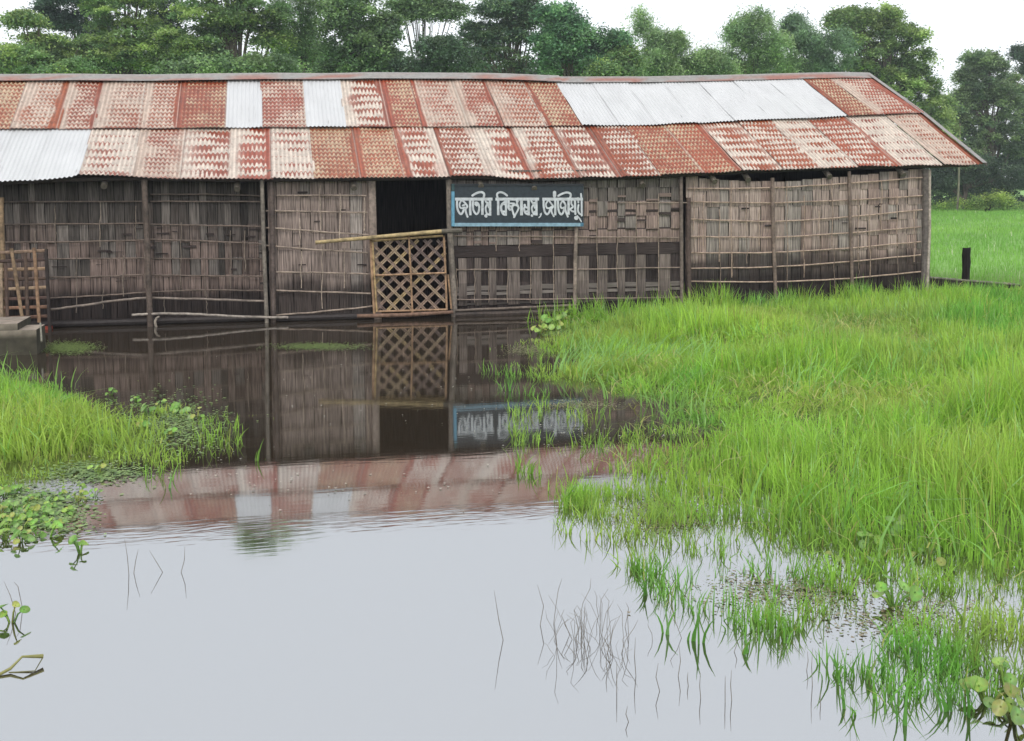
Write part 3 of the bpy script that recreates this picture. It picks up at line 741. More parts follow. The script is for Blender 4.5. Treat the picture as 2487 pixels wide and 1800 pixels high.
for si, (pl, wd) in enumerate(S):
    P = [SA(a, c) for a, c in pl]; hw = wd * mpp / 2 * (.86 if 60 < wd < 97 else .95); yo = YS - .0025 - .00022 * si
    sm = [P[0]]
    if len(P) > 3:
        for i in range(len(P) - 1):
            a = P[max(0, i - 1)]; p1 = P[i]; p2 = P[i + 1]; d = P[min(len(P) - 1, i + 2)]
            for t in (.25, .5, .75, 1):
                sm.append(.5 * ((2 * p1) + (p2 - a) * t + (2 * a - 5 * p1 + 4 * p2 - d) * t * t + (-a + 3 * p1 - 3 * p2 + d) * t ** 3))
    else: sm = P
    vs = []; cl = srgb(190, 194, 197)
    for i, p in enumerate(sm):
        d = sm[min(i + 1, len(sm) - 1)] - sm[max(i - 1, 0)]; d = Vector((d.x, 0, d.z)).normalized(); nn = Vector((-d.z, 0, d.x))
        a = p + nn * hw; c = p - nn * hw
        vs += [(a.x, yo, a.z), (c.x, yo, c.z)]
    m.add(vs, [(2 * i, 2 * i + 1, 2 * i + 3, 2 * i + 2) for i in range(len(sm) - 1)], cl)
    # round ends except on the straight bars
    if wd < 97 and not (len(pl) == 2 and abs(pl[0][0] - pl[1][0]) < 8 and abs(pl[0][1] - pl[1][1]) > 200) or wd > 100:
        for ei, e in enumerate((sm[0], sm[-1])):
            k = 12; m.add([(e.x + math.cos(6.2832 * q / k) * hw, yo - .00006 * (ei + 1), e.z + math.sin(6.2832 * q / k) * hw) for q in range(k)], [tuple(range(k))], cl)
m.build('lettering', M_PAINT, sign)

# ------------------------------------------------------------------ doorway gate
YG = -0.14
def G(x, y, dy=0): 
    p = py_(880 + x / 6.84, 550 + y / 6.84, YG); return Vector((p.x, p.y + dy, p.z))
gate = empty('lattice_gate', tuple(G(800, 1430)))
tag(gate, 'yellowish bamboo lattice gate with diagonal slats leaning in the dark doorway', 'gate')
YB = srgb(176, 150, 108); YB2 = srgb(156, 126, 98)
def gbar(pts, r, col, nm, dy=0, flat=.7):
    b = MB(); b.tube([G(a, c, dy) for a, c in pts], r, col, n=8, knots=.3, step=.05, flat=flat); b.build(nm, M_POLE, gate)
gbar([(140, 215), (160, 800), (198, 1445)], .021, YB2, 'stile', -.01, 1)
gbar([(165, 225), (200, 800), (238, 1415)], .015, YB, 'stile', -.02, 1)
gbar([(768, 150), (798, 700), (828, 1440)], .015, YB2, 'stile', -.03, 1)
gbar([(1352, 150), (1378, 700), (1402, 1385)], .017, YB2, 'stile', -.01, 1)
gbar([(1425, 800), (1450, 1050), (1480, 1370)], .015, YB2, 'stile', .01, 1)
gbar([(172, 240), (1335, 155)], .017, YB, 'rail', -.02, 1)
gbar([(205, 812), (1388, 770)], .015, YB2, 'rail', -.03, 1)
gbar([(240, 1412), (1390, 1378)], .015, YB2, 'rail', -.02, 1)
def gslat(a, c, col, wd, dy):
    """flat split slat with a groove, between two points"""
    A, B = G(*a, dy), G(*c, dy); d = (B - A).normalized(); nn = Vector((-d.z, 0, d.x)) * wd
    b = MB()
    for s0, s1, mul in ((-1, -.12, 1.0), (.12, 1, .88)):
        vs = []; cs = []
        for i in range(9):
            p = A.lerp(B, i / 8); o = .006 * math.sin(i * math.pi / 8 * 5)
            for q in (s0, s1):
                for yy in (-.004, .004): vs.append((p.x + nn.x * q, p.y + o + yy, p.z + nn.z * q)); cs.append(tuple(k * mul * (1 + .05 * math.sin(i * 2.1 + a[0])) for k in col))
        fs = []
        for i in range(8):
            k = 4 * i; fs += [(k, k + 2, k + 6, k + 4), (k + 1, k + 5, k + 7, k + 3), (k, k + 4, k + 5, k + 1), (k + 2, k + 3, k + 7, k + 6)]
        b.add(vs, fs, cs)
    b.build('slat', M_POLE, gate)
def clipln(c, sgn):
    """points of  y = sgn*x + c  inside the frame  x 185..1385, y 235..1400"""
    x0, x1, y0, y1 = 190, 1385, 225, 1400
    t0, t1 = x0, x1
    if sgn > 0: t0 = max(t0, y0 - c); t1 = min(t1, y1 - c)
    else: t0 = max(t0, c - y1); t1 = min(t1, c - y0)
    return None if t1 - t0 < 90 else ((t0, sgn * t0 + c), (t1, sgn * t1 + c))
rg = random.Random(5)
cols_g = [srgb(164, 142, 104), srgb(142, 120, 104), srgb(108, 92, 86), srgb(156, 136, 112), srgb(124, 106, 98), srgb(112, 96, 90)]
for c in range(-1020, 1200, 226):
    e = clipln(c + rg.uniform(-14, 14), 1)
    if e: gslat(e[0], e[1], rg.choice(cols_g), .0225, .004)
for c in range(500, 2740, 222):
    e = clipln(c + rg.uniform(-14, 14), -1)
    if e: gslat(e[0], e[1], rg.choice(cols_g), .0245, .018)
# pole laid across
b = MB(); A, B_, C_ = py_(766, 589, YG - .09), py_(1072, 562, YG - .09), py_(1122, 560, YG - .09)
b.tube([A, B_], [.027, .033], srgb(168, 148, 108), n=10, knots=.42, step=.07); b.tube([B_, C_], [.037, .04], srgb(92, 86, 76), n=10, step=.05)
o = b.build('bamboo_pole', M_POLE, origin=tuple(A)); tag(o, 'long yellow bamboo pole with a grey end laid across the doorway above the gate', 'pole')
b = MB(); b.tube([py_(867, 768, YG - .06), py_(985, 765, YG - .06), py_(1100, 758, YG - .06)], [.03, .032, .026], srgb(118, 92, 76), n=10, knots=.5, step=.07)
o = b.build('bamboo_pole', M_POLE, origin=tuple(py_(867, 768, YG - .06))); tag(o, 'reddish brown bamboo pole lying on the water along the foot of the lattice gate', 'pole')

# window lattice at far left
YW = -.20
wl_ = empty('window_lattice', tuple(py_(60, 780, YW))); tag(wl_, 'squared brown bamboo lattice screen behind the concrete steps at the left edge', 'lattice screen')
def H(x, y, dy=0): p = py_(x / 5.13, 580 + y / 5.13, YW); return Vector((p.x, p.y + dy, p.z))
for (a, c, col) in (((-500, 200), (560, 148), srgb(128, 106, 88)), ((-500, 300), (560, 260), srgb(70, 54, 48)), ((-500, 402), (560, 372), srgb(150, 124, 98)), ((-500, 530), (570, 492), srgb(84, 66, 56)),
                    ((-500, 655), (575, 605), srgb(146, 124, 100)), ((-500, 770), (580, 735), srgb(82, 62, 54)), ((-500, 880), (590, 848), srgb(126, 94, 74)), ((-500, 1010), (590, 965), srgb(96, 70, 56))):
    b = MB(); b.tube([H(*a), H(*c)], .024, col, n=6, knots=.4, step=.08, flat=.5); b.build('slat', M_POLE, wl_)
for (a, c, col) in (((145, 120), (290, 1045), srgb(134, 112, 88)), ((428, 110), (492, 1040), srgb(138, 110, 86)), ((318, 170), (352, 1060), srgb(84, 68, 58)), ((12, 300), (24, 1060), srgb(150, 130, 108)), ((70, 300), (100, 1060), srgb(90, 72, 62)), ((-110, 130), (-60, 1060), srgb(150, 120, 88)), ((-250, 130), (-230, 1060), srgb(110, 90, 70)), ((-400, 130), (-380, 1060), srgb(150, 120, 88))):
    b = MB(); b.tube([H(*a, -.02), H(*c, -.02)], .024, col, n=6, knots=.4, step=.08, flat=.5); b.build('slat', M_POLE, wl_)
b = MB(); b.tube([H(575, 130), H(598, 700), H(625, 1200)], .026, srgb(52, 44, 40), n=8, step=.1); b.build('frame_post', M_POLE, wl_)

# concrete steps
F0 = pz_(88, 861); st = empty('concrete_steps', tuple(F0)); tag(st, 'grey concrete steps rising from the water beside the left lattice screen', 'steps')
YF = F0.y
def step_box(xr_, z1, y0, y1, nm='step'):
    b = MB(); x0 = -8.2
    n = 14; c = srgb(92, 86, 74)
    lo = (x0, y0, -.4); hi = (xr_, y1, z1)
    gx = np.linspace(x0, xr_, 30); gz = np.linspace(-.4, z1, 8); gy = np.linspace(y0, y1, 5)
    def face(f, A, Bv, col):
        vs = [f(a, q) for q in Bv for a in A]; k = len(A)
        b.add(vs, [(i * k + j, i * k + j + 1, (i + 1) * k + j + 1, (i + 1) * k + j) for i in range(len(Bv) - 1) for j in range(k - 1)], [tuple(np.array(col(v)) * (.85 + .3 * NZ(v[0], v[2] + v[1], .25, 71))) for v in vs])
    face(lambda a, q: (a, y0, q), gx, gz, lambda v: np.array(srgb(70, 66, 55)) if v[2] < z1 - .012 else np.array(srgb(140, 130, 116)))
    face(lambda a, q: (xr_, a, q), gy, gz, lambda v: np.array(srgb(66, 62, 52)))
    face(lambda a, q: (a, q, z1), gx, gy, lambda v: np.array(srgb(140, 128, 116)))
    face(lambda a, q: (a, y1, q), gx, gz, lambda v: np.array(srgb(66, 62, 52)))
    return b.build(nm, M_CONC, st)
zs1 = py_(90, 801, YF).z; x_s1 = py_(88, 801, YF).x; x_s2 = py_(42, 786, YF).x; zs2 = py_(42, 786, YF).z
yb1 = YF + .55
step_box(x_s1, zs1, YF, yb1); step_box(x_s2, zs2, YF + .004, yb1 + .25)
# red brick piece
p = pz_(109, 800); b = MB(); b.box((p.x - .10, p.y - .05, -.05), (p.x + .10, p.y + .06, .05), srgb(150, 70, 56), .012)
o = b.build('brick', M_CONC, origin=tuple(p)); tag(o, 'single red brick lying half under water beside the concrete steps', 'brick')
# bent stick and slanting stick by steps
b = MB(); q0 = pz_(383, 793); b.tube([q0 + Vector(v) for v in ((.0, 0, -.06), (-.03, 0, .02), (-.035, 0, .08), (-.01, 0, .13), (.03, 0, .15))], [.018, .02, .02, .016, .012], srgb(140, 130, 118), n=7, step=.02)
o = b.build('bent_stick', M_POLE, origin=tuple(q0)); tag(o, 'short pale bent stick poking out of the water beside the left wall post', 'stick')
b = MB(); b.tube([py_(98, 785, YF + .2), py_(101, 830, YF - .05)], .012, srgb(120, 116, 104), n=6); o = b.build('loose_stick', M_POLE, origin=tuple(py_(101, 830, YF - .05)))
tag(o, 'thin grey stick leaning against the right corner of the concrete steps', 'stick')

# right: charred post and fallen beam
q = pz_(2345, 703); b = MB()
cs = srgb(40, 36, 34); rows = []
for i, z in enumerate(np.linspace(-.3, py_(2345, 603, q.y).z, 9)):
    for k in range(8):
        t = 2 * math.pi * k / 8 + .4; rr = .078 + random.uniform(-.008, .008) + .012 * (i == 0)
        zz = z + (random.uniform(-.03, .03) if i == 8 else 0)
        rows.append((q.x - .012 * i / 8 + .01 + math.cos(t) * rr, q.y + math.sin(t) * rr, zz))
b.add(rows, [(i * 8 + k, i * 8 + (k + 1) % 8, (i + 1) * 8 + (k + 1) % 8, (i + 1) * 8 + k) for i in range(8) for k in range(8)] + [tuple(range(64, 72))], cs)
o = b.build('wooden_stump_post', M_BARK, origin=(q.x, q.y, 0)); tag(o, 'short black weathered post standing in grass right of the hut', 'post')
A, B_ = py_(2256, 674, q.y - .25), py_(2475, 692, q.y - .5)
b = MB(); nb = 24
for (oy, oz) in ((0, 0),):
    for i in range(nb):
        a = A.lerp(B_, i / nb); c = A.lerp(B_, (i + 1) / nb)
        b.box((a.x, a.y - .05, -.05), (c.x + .002, a.y + .06, a.z + random.uniform(-.008, .008)), tuple(np.array(srgb(58, 52, 46)) * random.uniform(.7, 1.1)))
        b.box((a.x, a.y - .056, a.z - .012), (c.x + .002, a.y + .066, a.z + .012 + random.uniform(-.004, .004)), tuple(np.array(srgb(130, 126, 112)) * random.uniform(.7, 1.1)))
o = b.build('low_plinth', M_CONC, origin=tuple(A)); tag(o, 'low dark broken plinth running through grass from the hut corner past the black post', 'plinth')

# ------------------------------------------------------------------ grass
def blades(name, bx, by, bz, h, wd, lean, ang, cols, bend=1.0, facing=None):
    N = len(bx); T = np.array([0, .38, .72, 1.0]); Wt = np.array([1.0, .9, .6, .06])
    fa = rng.uniform(0, np.pi, N) if facing is None else facing
    dx, dy = np.cos(ang), np.sin(ang); sx, sy = np.cos(fa), np.sin(fa)
    V = np.zeros((N, 4, 2, 3), np.float32)
    for k in range(4):
        t = T[k]; off = lean * h * t ** 1.8 * bend; zz = bz + h * (t - 0.35 * lean * t ** 2.2)
        for s, sg in ((0, -1), (1, 1)):
            V[:, k, s, 0] = bx + dx * off + sx * wd * .5 * Wt[k] * sg
            V[:, k, s, 1] = by + dy * off + sy * wd * .5 * Wt[k] * sg
            V[:, k, s, 2] = zz
    base = (np.arange(N) * 8)[:, None, None]
    f = np.array([[0, 1, 3, 2], [2, 3, 5, 4], [4, 5, 7, 6]])[None]
    Fq = (base + f).reshape(-1, 4)
    C = np.repeat(cols[:, None, :], 8, 1)
    return V.reshape(-1, 3), Fq, C.reshape(-1, 3)

G1 = np.array([0.29, 0.51, 0.09]); G2 = np.array([0.41, 0.59, 0.11]); G3 = np.array([0.18, 0.43, 0.09]); G4 = np.array([0.44, 0.46, 0.15]); G5 = np.array([.36, .56, .22])
def gcols(x, y, r, yel=.0):
    a = vnoise(x, y, 1.3, 51)[:, None]; b_ = vnoise(x, y, .6, 52)[:, None]
    c = G1 * (1 - a) + G2 * a
    k_ = sstep(.5, .68, b_ * .5 + .5 * vnoise(x, y, 1.9, 58)[:, None]); c = c * (1 - .8 * k_) + G3 * .8 * k_
    d = sstep(.62, .80, vnoise(x, y, 1.1, 57))[:, None] * .35
    c = c * (1 - d) + G4 * d
    rr = r.random(len(x))[:, None]; sf = np.clip(strawf(x, y), 0, 1)[:, None] if 'STRAW' in globals() else 0
    c = c * (1 - .5 * sf) + np.array([.44, .46, .16]) * .5 * sf
    c = np.where(rr < .05 + yel, G4, c); c = np.where(rr > .93, G5, c)
    return c * (r.uniform(.68, 1.3, len(x)) ** 1.0)[:, None]
def scatter(n, x0, x1, y0, y1):
    return rng.uniform(x0, x1, n), rng.uniform(y0, y1, n)
def bank(name, poly, n, box, hfun, label, dens_pow=1.0, keep=None, wmul=1.0):
    x, y = scatter(n, *box)
    s = sdist(poly, x, y) + (vnoise(x, y, .45, 41) - .5) * .7
    p = sstep(-.45, .35, s) ** dens_pow
    if keep is not None: p = p * keep(x, y)
    m = rng.random(n) < p
    x, y, s = x[m], y[m], s[m]
    # clumping
    cl = vnoise(x, y, .16, 43) * .6 + vnoise(x, y, .07, 44) * .4; m = rng.random(len(x)) < sstep(.2, .72, cl); x, y, s = x[m], y[m], s[m]
    h = hfun(x, y, s) * rng.uniform(.55, 1.2, len(x))
    z = np.maximum(land_z(x, y), -.08) - .02
    dist = np.hypot(x, y - CAM.y)
    wd = rng.uniform(.008, .017, len(x)) * np.clip(dist / 10, .7, 1.4) * wmul
    wind = vnoise(x, y, .8, 45) * 2 * np.pi * 1.2
    ang = wind + rng.normal(0, 1.6, len(x))
    lean = np.clip(rng.gamma(1.5, .2 , len(x)) * (1 + 1.2 * sstep(.55, .8, vnoise(x, y, 1.6, 53))), .03, 1.5)
    V, Fq, C = blades(name, x, y, z, h, wd, lean, ang, gcols(x, y, rng))
    o = make_mesh(name, V, Fq, C, M_GRASS, smooth=True)
    tag(o, label, 'grass', kind='stuff'); return o
def camdepth(x, y): return x * math.sin(YAW) + (y - CAM.y) * math.cos(YAW)
def in_view(x, y, m=.09):
    u = (x * math.cos(YAW) - (y - CAM.y) * math.sin(YAW)) / np.maximum(camdepth(x, y), .1)
    return (np.abs(u) < .4605 + m).astype(float)
STRAW = [tuple(pz_(*q)) + (r_,) for q, r_ in (((1900, 800), .9), ((2080, 815), 1.0), ((2200, 850), .8), ((2010, 860), .6), ((2120, 985), .45), ((1860, 960), .3), ((1950, 1010), .35), ((1570, 905), .35), ((2430, 1120), .3))]
def strawf(x, y):
    f = np.zeros(np.shape(x))
    for (a, c, _, r_) in STRAW: f = np.maximum(f, np.exp(-(((x - a) / r_) ** 2 + ((y - c) / (r_ * 1.4)) ** 2)))
    return f * (.5 + .7 * vnoise(x, y, .4, 77))
def h_right(x, y, s):
    base = .12 + .26 * sstep(0, 1.8, s)
    base = base * (.55 + .6 * vnoise(x, y, .9, 47) + .45 * vnoise(x, y, .28, 147))
    base = base + .16 * sstep(-2.2, -.5, y) + .22 * sstep(-1.3, -.5, y) * sstep(2.6, 4.2, x) * (.5 + vnoise(x, y, .5, 49))
    flat = sstep(.55, .8, vnoise(x, y, 1.6, 53)) * .45
    nr = sstep(3.5, 6, x) * sstep(-7.0, -9.5, y) * .16
    rt = 1 - .62 * sstep(11.0, 11.6, x) * sstep(-2.6, -1.4, y)
    return (base * (1 - flat) + nr) * rt * (1 - .6 * strawf(x, y))
bank('marsh_grass', RB, 360000, (1.0, 16.5, -14.0, 1.2), h_right, 'bright green marsh grass covering the right bank in front of the hut', keep=in_view)
bank('marsh_grass', LB, 60000, (-5.6, 0.6, LB[:, 1].min() - .2, LB[:, 1].max() + .2), lambda x, y, s: (.08 + .22 * sstep(0, 1.2, s)) * (.6 + .8 * vnoise(x, y, .7, 48)), 'yellowish green grass island at the left edge of the pool', keep=in_view)

# broad arching blades over the finer turf
x, y = scatter(16000, 1.0, 16.5, -13.0, 1.2); s = sdist(RB, x, y); cl = vnoise(x, y, 1.1, 141)
m = (s > .2) & (in_view(x, y) > 0) & (rng.random(len(x)) < sstep(.45, .75, cl)) & (strawf(x, y) < .35); x, y = x[m], y[m]
cb_ = np.array([.22, .46, .08]) * (1 - vnoise(x, y, .8, 142)[:, None]) + np.array([.36, .56, .24]) * vnoise(x, y, .8, 142)[:, None]
V, Fq, C = blades('w', x, y, land_z(x, y) - .02, rng.uniform(.25, .55, len(x)) * (1 - .5 * sstep(11, 11.6, x)), rng.uniform(.012, .022, len(x)), np.clip(rng.gamma(3, .2, len(x)), .1, 1.5), vnoise(x, y, 1.5, 143) * 9 + rng.normal(0, .8, len(x)), cb_ * rng.uniform(.75, 1.2, len(x))[:, None])
o = make_mesh('broad_grass', V, Fq, C, M_GRASS, smooth=True); tag(o, 'long arching blue green grass blades standing over the turf of the right bank', 'grass', kind='stuff')
x, y = scatter(60000, 1.0, 16.5, -13.0, 1.2); sf = strawf(x, y); m = (sdist(RB, x, y) > .1) & (in_view(x, y) > 0) & (rng.random(len(x)) < sf * .5 + .05); x, y = x[m], y[m]
V, Fq, C = blades('w', x, y, land_z(x, y) + rng.uniform(.02, .16, len(x)), rng.uniform(.10, .25, len(x)), rng.uniform(.006, .012, len(x)), rng.uniform(1.2, 2.2, len(x)), rng.uniform(0, 6.28, len(x)), np.array([.50, .50, .20]) * rng.uniform(.6, 1.2, len(x))[:, None])
o = make_mesh('dead_grass', V, Fq, C, M_GRASS, smooth=True); tag(o, 'flattened straw coloured dead grass lying in patches on the right bank', 'grass', kind='stuff')

x, y = scatter(2600, -5.4, -2.0, LB[:, 1].min(), LB[:, 1].max()); s = sdist(LB, x, y); m = (s > .1) & (rng.random(len(x)) < .25 + .75 * sstep(-3.2, -4.2, x)); x, y = x[m], y[m]
V, Fq, C = blades('w', x, y, land_z(x, y) - .02, rng.uniform(.25, .50, len(x)), rng.uniform(.012, .02, len(x)), np.clip(rng.gamma(3, .2, len(x)), .1, 1.5), rng.uniform(0, 6.28, len(x)), np.array([.30, .52, .14]) * rng.uniform(.7, 1.2, len(x))[:, None])
o = make_mesh('broad_grass', V, Fq, C, M_GRASS, smooth=True); tag(o, 'long arching grass blades standing over the turf of the left island', 'grass', kind='stuff')
# thin emergent grass standing in the shallows
SP = poly_px([(1380, 1190), (1330, 1290), (1450, 1330), (1560, 1420), (1640, 1500), (1850, 1560), (1990, 1640), (2100, 1790), (2500, 1830), (2750, 1800), (2750, 1380), (2200, 1330), (1900, 1380), (1600, 1200)])
SP2 = poly_px([(1160, 900), (1260, 850), (1330, 830), (1330, 1000), (1560, 1000), (1560, 1160), (1350, 1240), (1260, 1150), (1230, 1000), (1200, 940)])
SP3 = poly_px([(250, 1100), (560, 1000), (590, 1060), (560, 1120), (420, 1170), (250, 1180)])
for (poly, n, hh, lab) in ((SP, 19000, .13, 'sparse green grass blades rising from the shallows at the lower right'), (SP2, 5500, .13, 'thin green grass blades in the water in front of the signboard reflection'), (SP3, 2600, .13, 'short dark green blades in water at the tip of the left grass island')):
    lo = poly.min(0); hi = poly.max(0)
    x, y = scatter(n, lo[0], hi[0], lo[1], hi[1]); s = sdist(poly, x, y)
    cl = vnoise(x, y, .28, 81) * .5 + vnoise(x, y, .1, 82) * .3 + .12
    m = (s > 0) & (rng.random(n) < sstep(.45, .75, cl) * (.25 + .75 * sstep(.0, 1.0, np.minimum(1, s * 2 + .2 + sdist(RB, x, y) * .6 + .8)))); x, y = x[m], y[m]
    # little tufts: 3 blades each
    k = 2; x = np.repeat(x, k) + rng.normal(0, .02, len(x) * k); y = np.repeat(y, k) + rng.normal(0, .02, len(y) * k)
    h = hh * rng.uniform(.35, 1.25, len(x)); cc = gcols(x, y, rng) * np.array([.95, .98, .95])
    V, Fq, C = blades('b', x, y, np.full(len(x), -.03), h + .03, rng.uniform(.004, .010, len(x)), np.clip(rng.gamma(2, .2, len(x)), 0, .8), rng.uniform(0, 6.28, len(x)), cc)
    o = make_mesh('water_grass', V, Fq, C, M_GRASS, smooth=True); tag(o, lab, 'grass', kind='stuff')

# field behind
n = 150000; x, y = rng.uniform(9, 62, n), -0.3 + 62 * rng.random(n) ** 1.6
m = (in_view(x, y, .03) > 0) & ((x > XR + .5) | (y > 8)); u = (x * math.cos(YAW) - (y - CAM.y) * math.sin(YAW)) / camdepth(x, y); m &= u > .35
x, y = x[m], y[m]; dist = camdepth(x, y)
gc = np.array([.19, .39, .09]) * (1 - vnoise(x, y, 3, 91)[:, None]) + np.array([.28, .48, .12]) * vnoise(x, y, 3, 91)[:, None]
gc = gc * rng.uniform(.8, 1.2, len(x))[:, None]; gc = np.where(rng.random(len(x))[:, None] < .012, np.array([.6, .65, .5]), gc)
V, Fq, C = blades('f', x, y, land_z(x, y) - .02, rng.uniform(.10, .26, len(x)), .011 * dist / 17, np.clip(rng.gamma(2, .15, len(x)), 0, 1), rng.uniform(0, 6.28, len(x)), gc)
o = make_mesh('field_grass', V, Fq, C, M_GRASS, smooth=True); tag(o, 'short green meadow grass right of and behind the hut', 'grass', kind='stuff')

# ------------------------------------------------------------------ water plants and loose bits
def disc_leaf(m, c, r, nrm, col, cup=.18):
    nrm = Vector(nrm).normalized(); t = nrm.orthogonal().normalized(); s = nrm.cross(t)
    k = 12; vs = [Vector(c) - nrm * r * cup * .7]; cs = [tuple(q * 1.25 for q in col)]; el = random.uniform(.72, 1.0); fold = random.uniform(-.1, .35)
    for f_ in (.55, 1.0):
        for i in range(k):
            a = 2 * math.pi * i / k; rr = f_ * r * (.88 + .16 * math.cos(a) + random.uniform(-.04, .04))
            vs.append(Vector(c) + t * math.cos(a) * rr + s * math.sin(a) * rr * el + nrm * (abs(math.sin(a)) * fold * rr - cup * r * (1 - f_) * .7 - .12 * r * f_ * math.cos(a) ** 2))
            cs.append(tuple(q * random.uniform(.8, 1.1) * (1.2 if i in (0, 6) else 1) * (.85 if f_ == 1 else 1) for q in col))
    m.add(vs, [(0, 1 + i, 1 + (i + 1) % k) for i in range(k)] + [(1 + i, 1 + k + i, 1 + k + (i + 1) % k, 1 + (i + 1) % k) for i in range(k)], cs)
def hyacinth(px, py, size, nl, label, group=None, tint=1.0, flatness=.35):
    p = pz_(px, py); o = empty('water_hyacinth', tuple(p)); tag(o, label, 'water plant', group)
    ml = MB(); ms = MB()
    for i in range(nl):
        a = random.uniform(0, 6.28); el = random.uniform(flatness, 1.3); L = size * random.uniform(.6, 1.1)
        tip = p + Vector((math.cos(a) * math.cos(el) * L, math.sin(a) * math.cos(el) * L, max(.015, math.sin(el) * L)))
        mid = p.lerp(tip, .5) + Vector((0, 0, .1 * L))
        g_ = np.array(random.choice([(.21, .40, .07), (.16, .32, .06), (.30, .46, .09), (.23, .38, .11), (.36, .40, .10)])) * tint
        ms.tube([p + Vector((0, 0, -.03)), mid, tip], [.012 * size / .2, .010 * size / .2, .006 * size / .2], tuple(g_ * .9), n=5)
        nrm = (Vector((math.cos(a) * .5, math.sin(a) * .5 - .5, .9)) + Vector((random.uniform(-.4, .4), random.uniform(-.4, .4), 0)))
        disc_leaf(ml, tip, size * random.uniform(.26, .42), nrm, tuple(g_ * random.uniform(.8, 1.2)))
        ml.build('leaf', M_HYA, o, smooth=True); ml = MB()
    ms.build('stalk_cluster', M_HYA, o, smooth=True)
    return o
hyacinth(2400, 1712, .13, 6, 'large round leaved water hyacinth at the bottom right corner of the pool', tint=.75)
hyacinth(2460, 1755, .13, 5, 'round leaved water hyacinth cut by the bottom right corner of the picture', tint=.75)
hyacinth(2440, 1665, .11, 4, 'water hyacinth with one broad upright leaf near the right edge of the pool')
hyacinth(2170, 1475, .13, 6, 'water hyacinth with two rounded leaves floating in front of the right bank')
hyacinth(2105, 1330, .13, 6, 'water hyacinth half buried in grass on the right bank shallows', tint=.8)
hyacinth(2190, 1310, .12, 5, 'dull green water hyacinth behind the two leaved one, among the bank grass', tint=.75)
hyacinth(195, 1345, .085, 5, 'small lone water hyacinth floating on open water at the left')
hyacinth(28, 1512, .09, 4, 'tiny water hyacinth floating near the left edge of the open water')
hyacinth(118, 1305, .10, 3, 'yellowing water hyacinth at the outer tip of the left floating patch', tint=1.2)
for (a, c) in ((15, 1205), (50, 1200), (95, 1215), (30, 1235), (75, 1245), (125, 1240), (15, 1270), (60, 1280), (100, 1275), (160, 1250), (10, 1310), (50, 1320), (200, 1200), (235, 1205), (150, 1205), (25, 1190), (70, 1220), (110, 1260), (40, 1258), (85, 1300), (130, 1222), (5, 1250), (140, 1275), (180, 1215), (20, 1290), (70, 1262)):
    hyacinth(a + random.uniform(-6, 6), c + random.uniform(-5, 5), random.uniform(.045, .08), random.randint(5, 9), 'bright green water hyacinth crowded into the floating patch below the left grass island', 'water hyacinths in the floating patch at the left', flatness=.1)
for (a, c) in ((270, 960), (330, 975), (390, 985), (440, 1000), (300, 1030), (350, 1050), (260, 1070), (420, 1060), (240, 1150), (360, 1010), (480, 1015), (200, 1040)):
    hyacinth(a, c, random.uniform(.06, .11), random.randint(4, 7), 'broad leaved water hyacinth growing among the grass of the left island', 'water hyacinths in the left grass island', flatness=.2)
for (a, c) in ((1335, 792), (1360, 785), (1385, 782), (1350, 800), (1310, 812)):
    hyacinth(a, c, random.uniform(.14, .19), random.randint(5, 7), 'broad leaved water hyacinth at the right bank edge nearest the hut wall', 'water hyacinths at the bank by the wall', flatness=.3)
for (a, c) in ((2250, 1350), (2300, 1380), (2360, 1345), (2210, 1290), (2040, 1365), (2120, 1390)):
    hyacinth(a, c, random.uniform(.07, .11), random.randint(3, 5), 'low dull green water plant in the muddy shallows of the right bank', 'low water plants in the right shallows', tint=.7, flatness=.05)

def float_bits(name, pts_xy, size, colf, label, cat):
    N = len(pts_xy); V = []; Fs = []; C = []
    for i, (x, y) in enumerate(pts_xy):
        s = size * random.uniform(.5, 1.5); a = random.uniform(0, 3.14); e = random.uniform(.4, 1)
        ca, sa = math.cos(a), math.sin(a); b0 = len(V); z = .003 + random.uniform(0, .006)
        for (u, v) in ((-1, 0), (0, -e), (1, 0), (0, e)): V.append((x + (u * ca - v * sa) * s, y + (u * sa + v * ca) * s, z + (.004 if u else 0)))
        Fs.append((b0, b0 + 1, b0 + 2, b0 + 3)); C += [colf()] * 4
    o = make_mesh(name, V, np.array(Fs), C, M_HYA); tag(o, label, cat, kind='stuff'); return o
def ell(cx, cy, rx, ry, n):
    out = []
    for _ in range(n):
        g_ = np.random.default_rng(random.randint(0, 10 ** 9)).normal(0, .5, 2); q = pz_(cx + g_[0] * rx, cy + g_[1] * ry); out.append((q.x, q.y))
    return out
duck = lambda: tuple(np.array([.16, .22, .07]) * random.uniform(.6, 1.3))
float_bits('duckweed', ell(165, 845, 62, 13, 2600), .012, duck, 'pale green scum of duckweed floating beside the concrete steps', 'duckweed')
float_bits('duckweed', ell(775, 842, 100, 8, 2200), .010, duck, 'thin streak of duckweed floating in front of the doorway', 'duckweed')
SCU = ell(1290, 850, 60, 14, 1000) + ell(1390, 985, 110, 12, 700) + ell(1900, 1440, 200, 50, 1000) + ell(2200, 1500, 220, 60, 800) + ell(1620, 1250, 110, 40, 1400)
float_bits('floating_weed', SCU, .009, lambda: tuple(np.array(random.choice([(.24, .28, .10), (.30, .25, .16), (.22, .17, .10), (.16, .20, .07)])) * random.uniform(.7, 1.2)), 'scattered specks of weed and husk on the water along the right bank', 'floating weed')
SCL = ell(90, 1240, 120, 55, 1800) + ell(420, 1030, 120, 70, 1300) + ell(230, 1150, 120, 25, 700)
float_bits('floating_weed', SCL, .016, lambda: tuple(np.array(random.choice([(.20, .32, .09), (.26, .36, .12), (.12, .2, .06)])) * random.uniform(.7, 1.2)), 'mat of tiny floating leaves round the left grass island', 'floating weed')
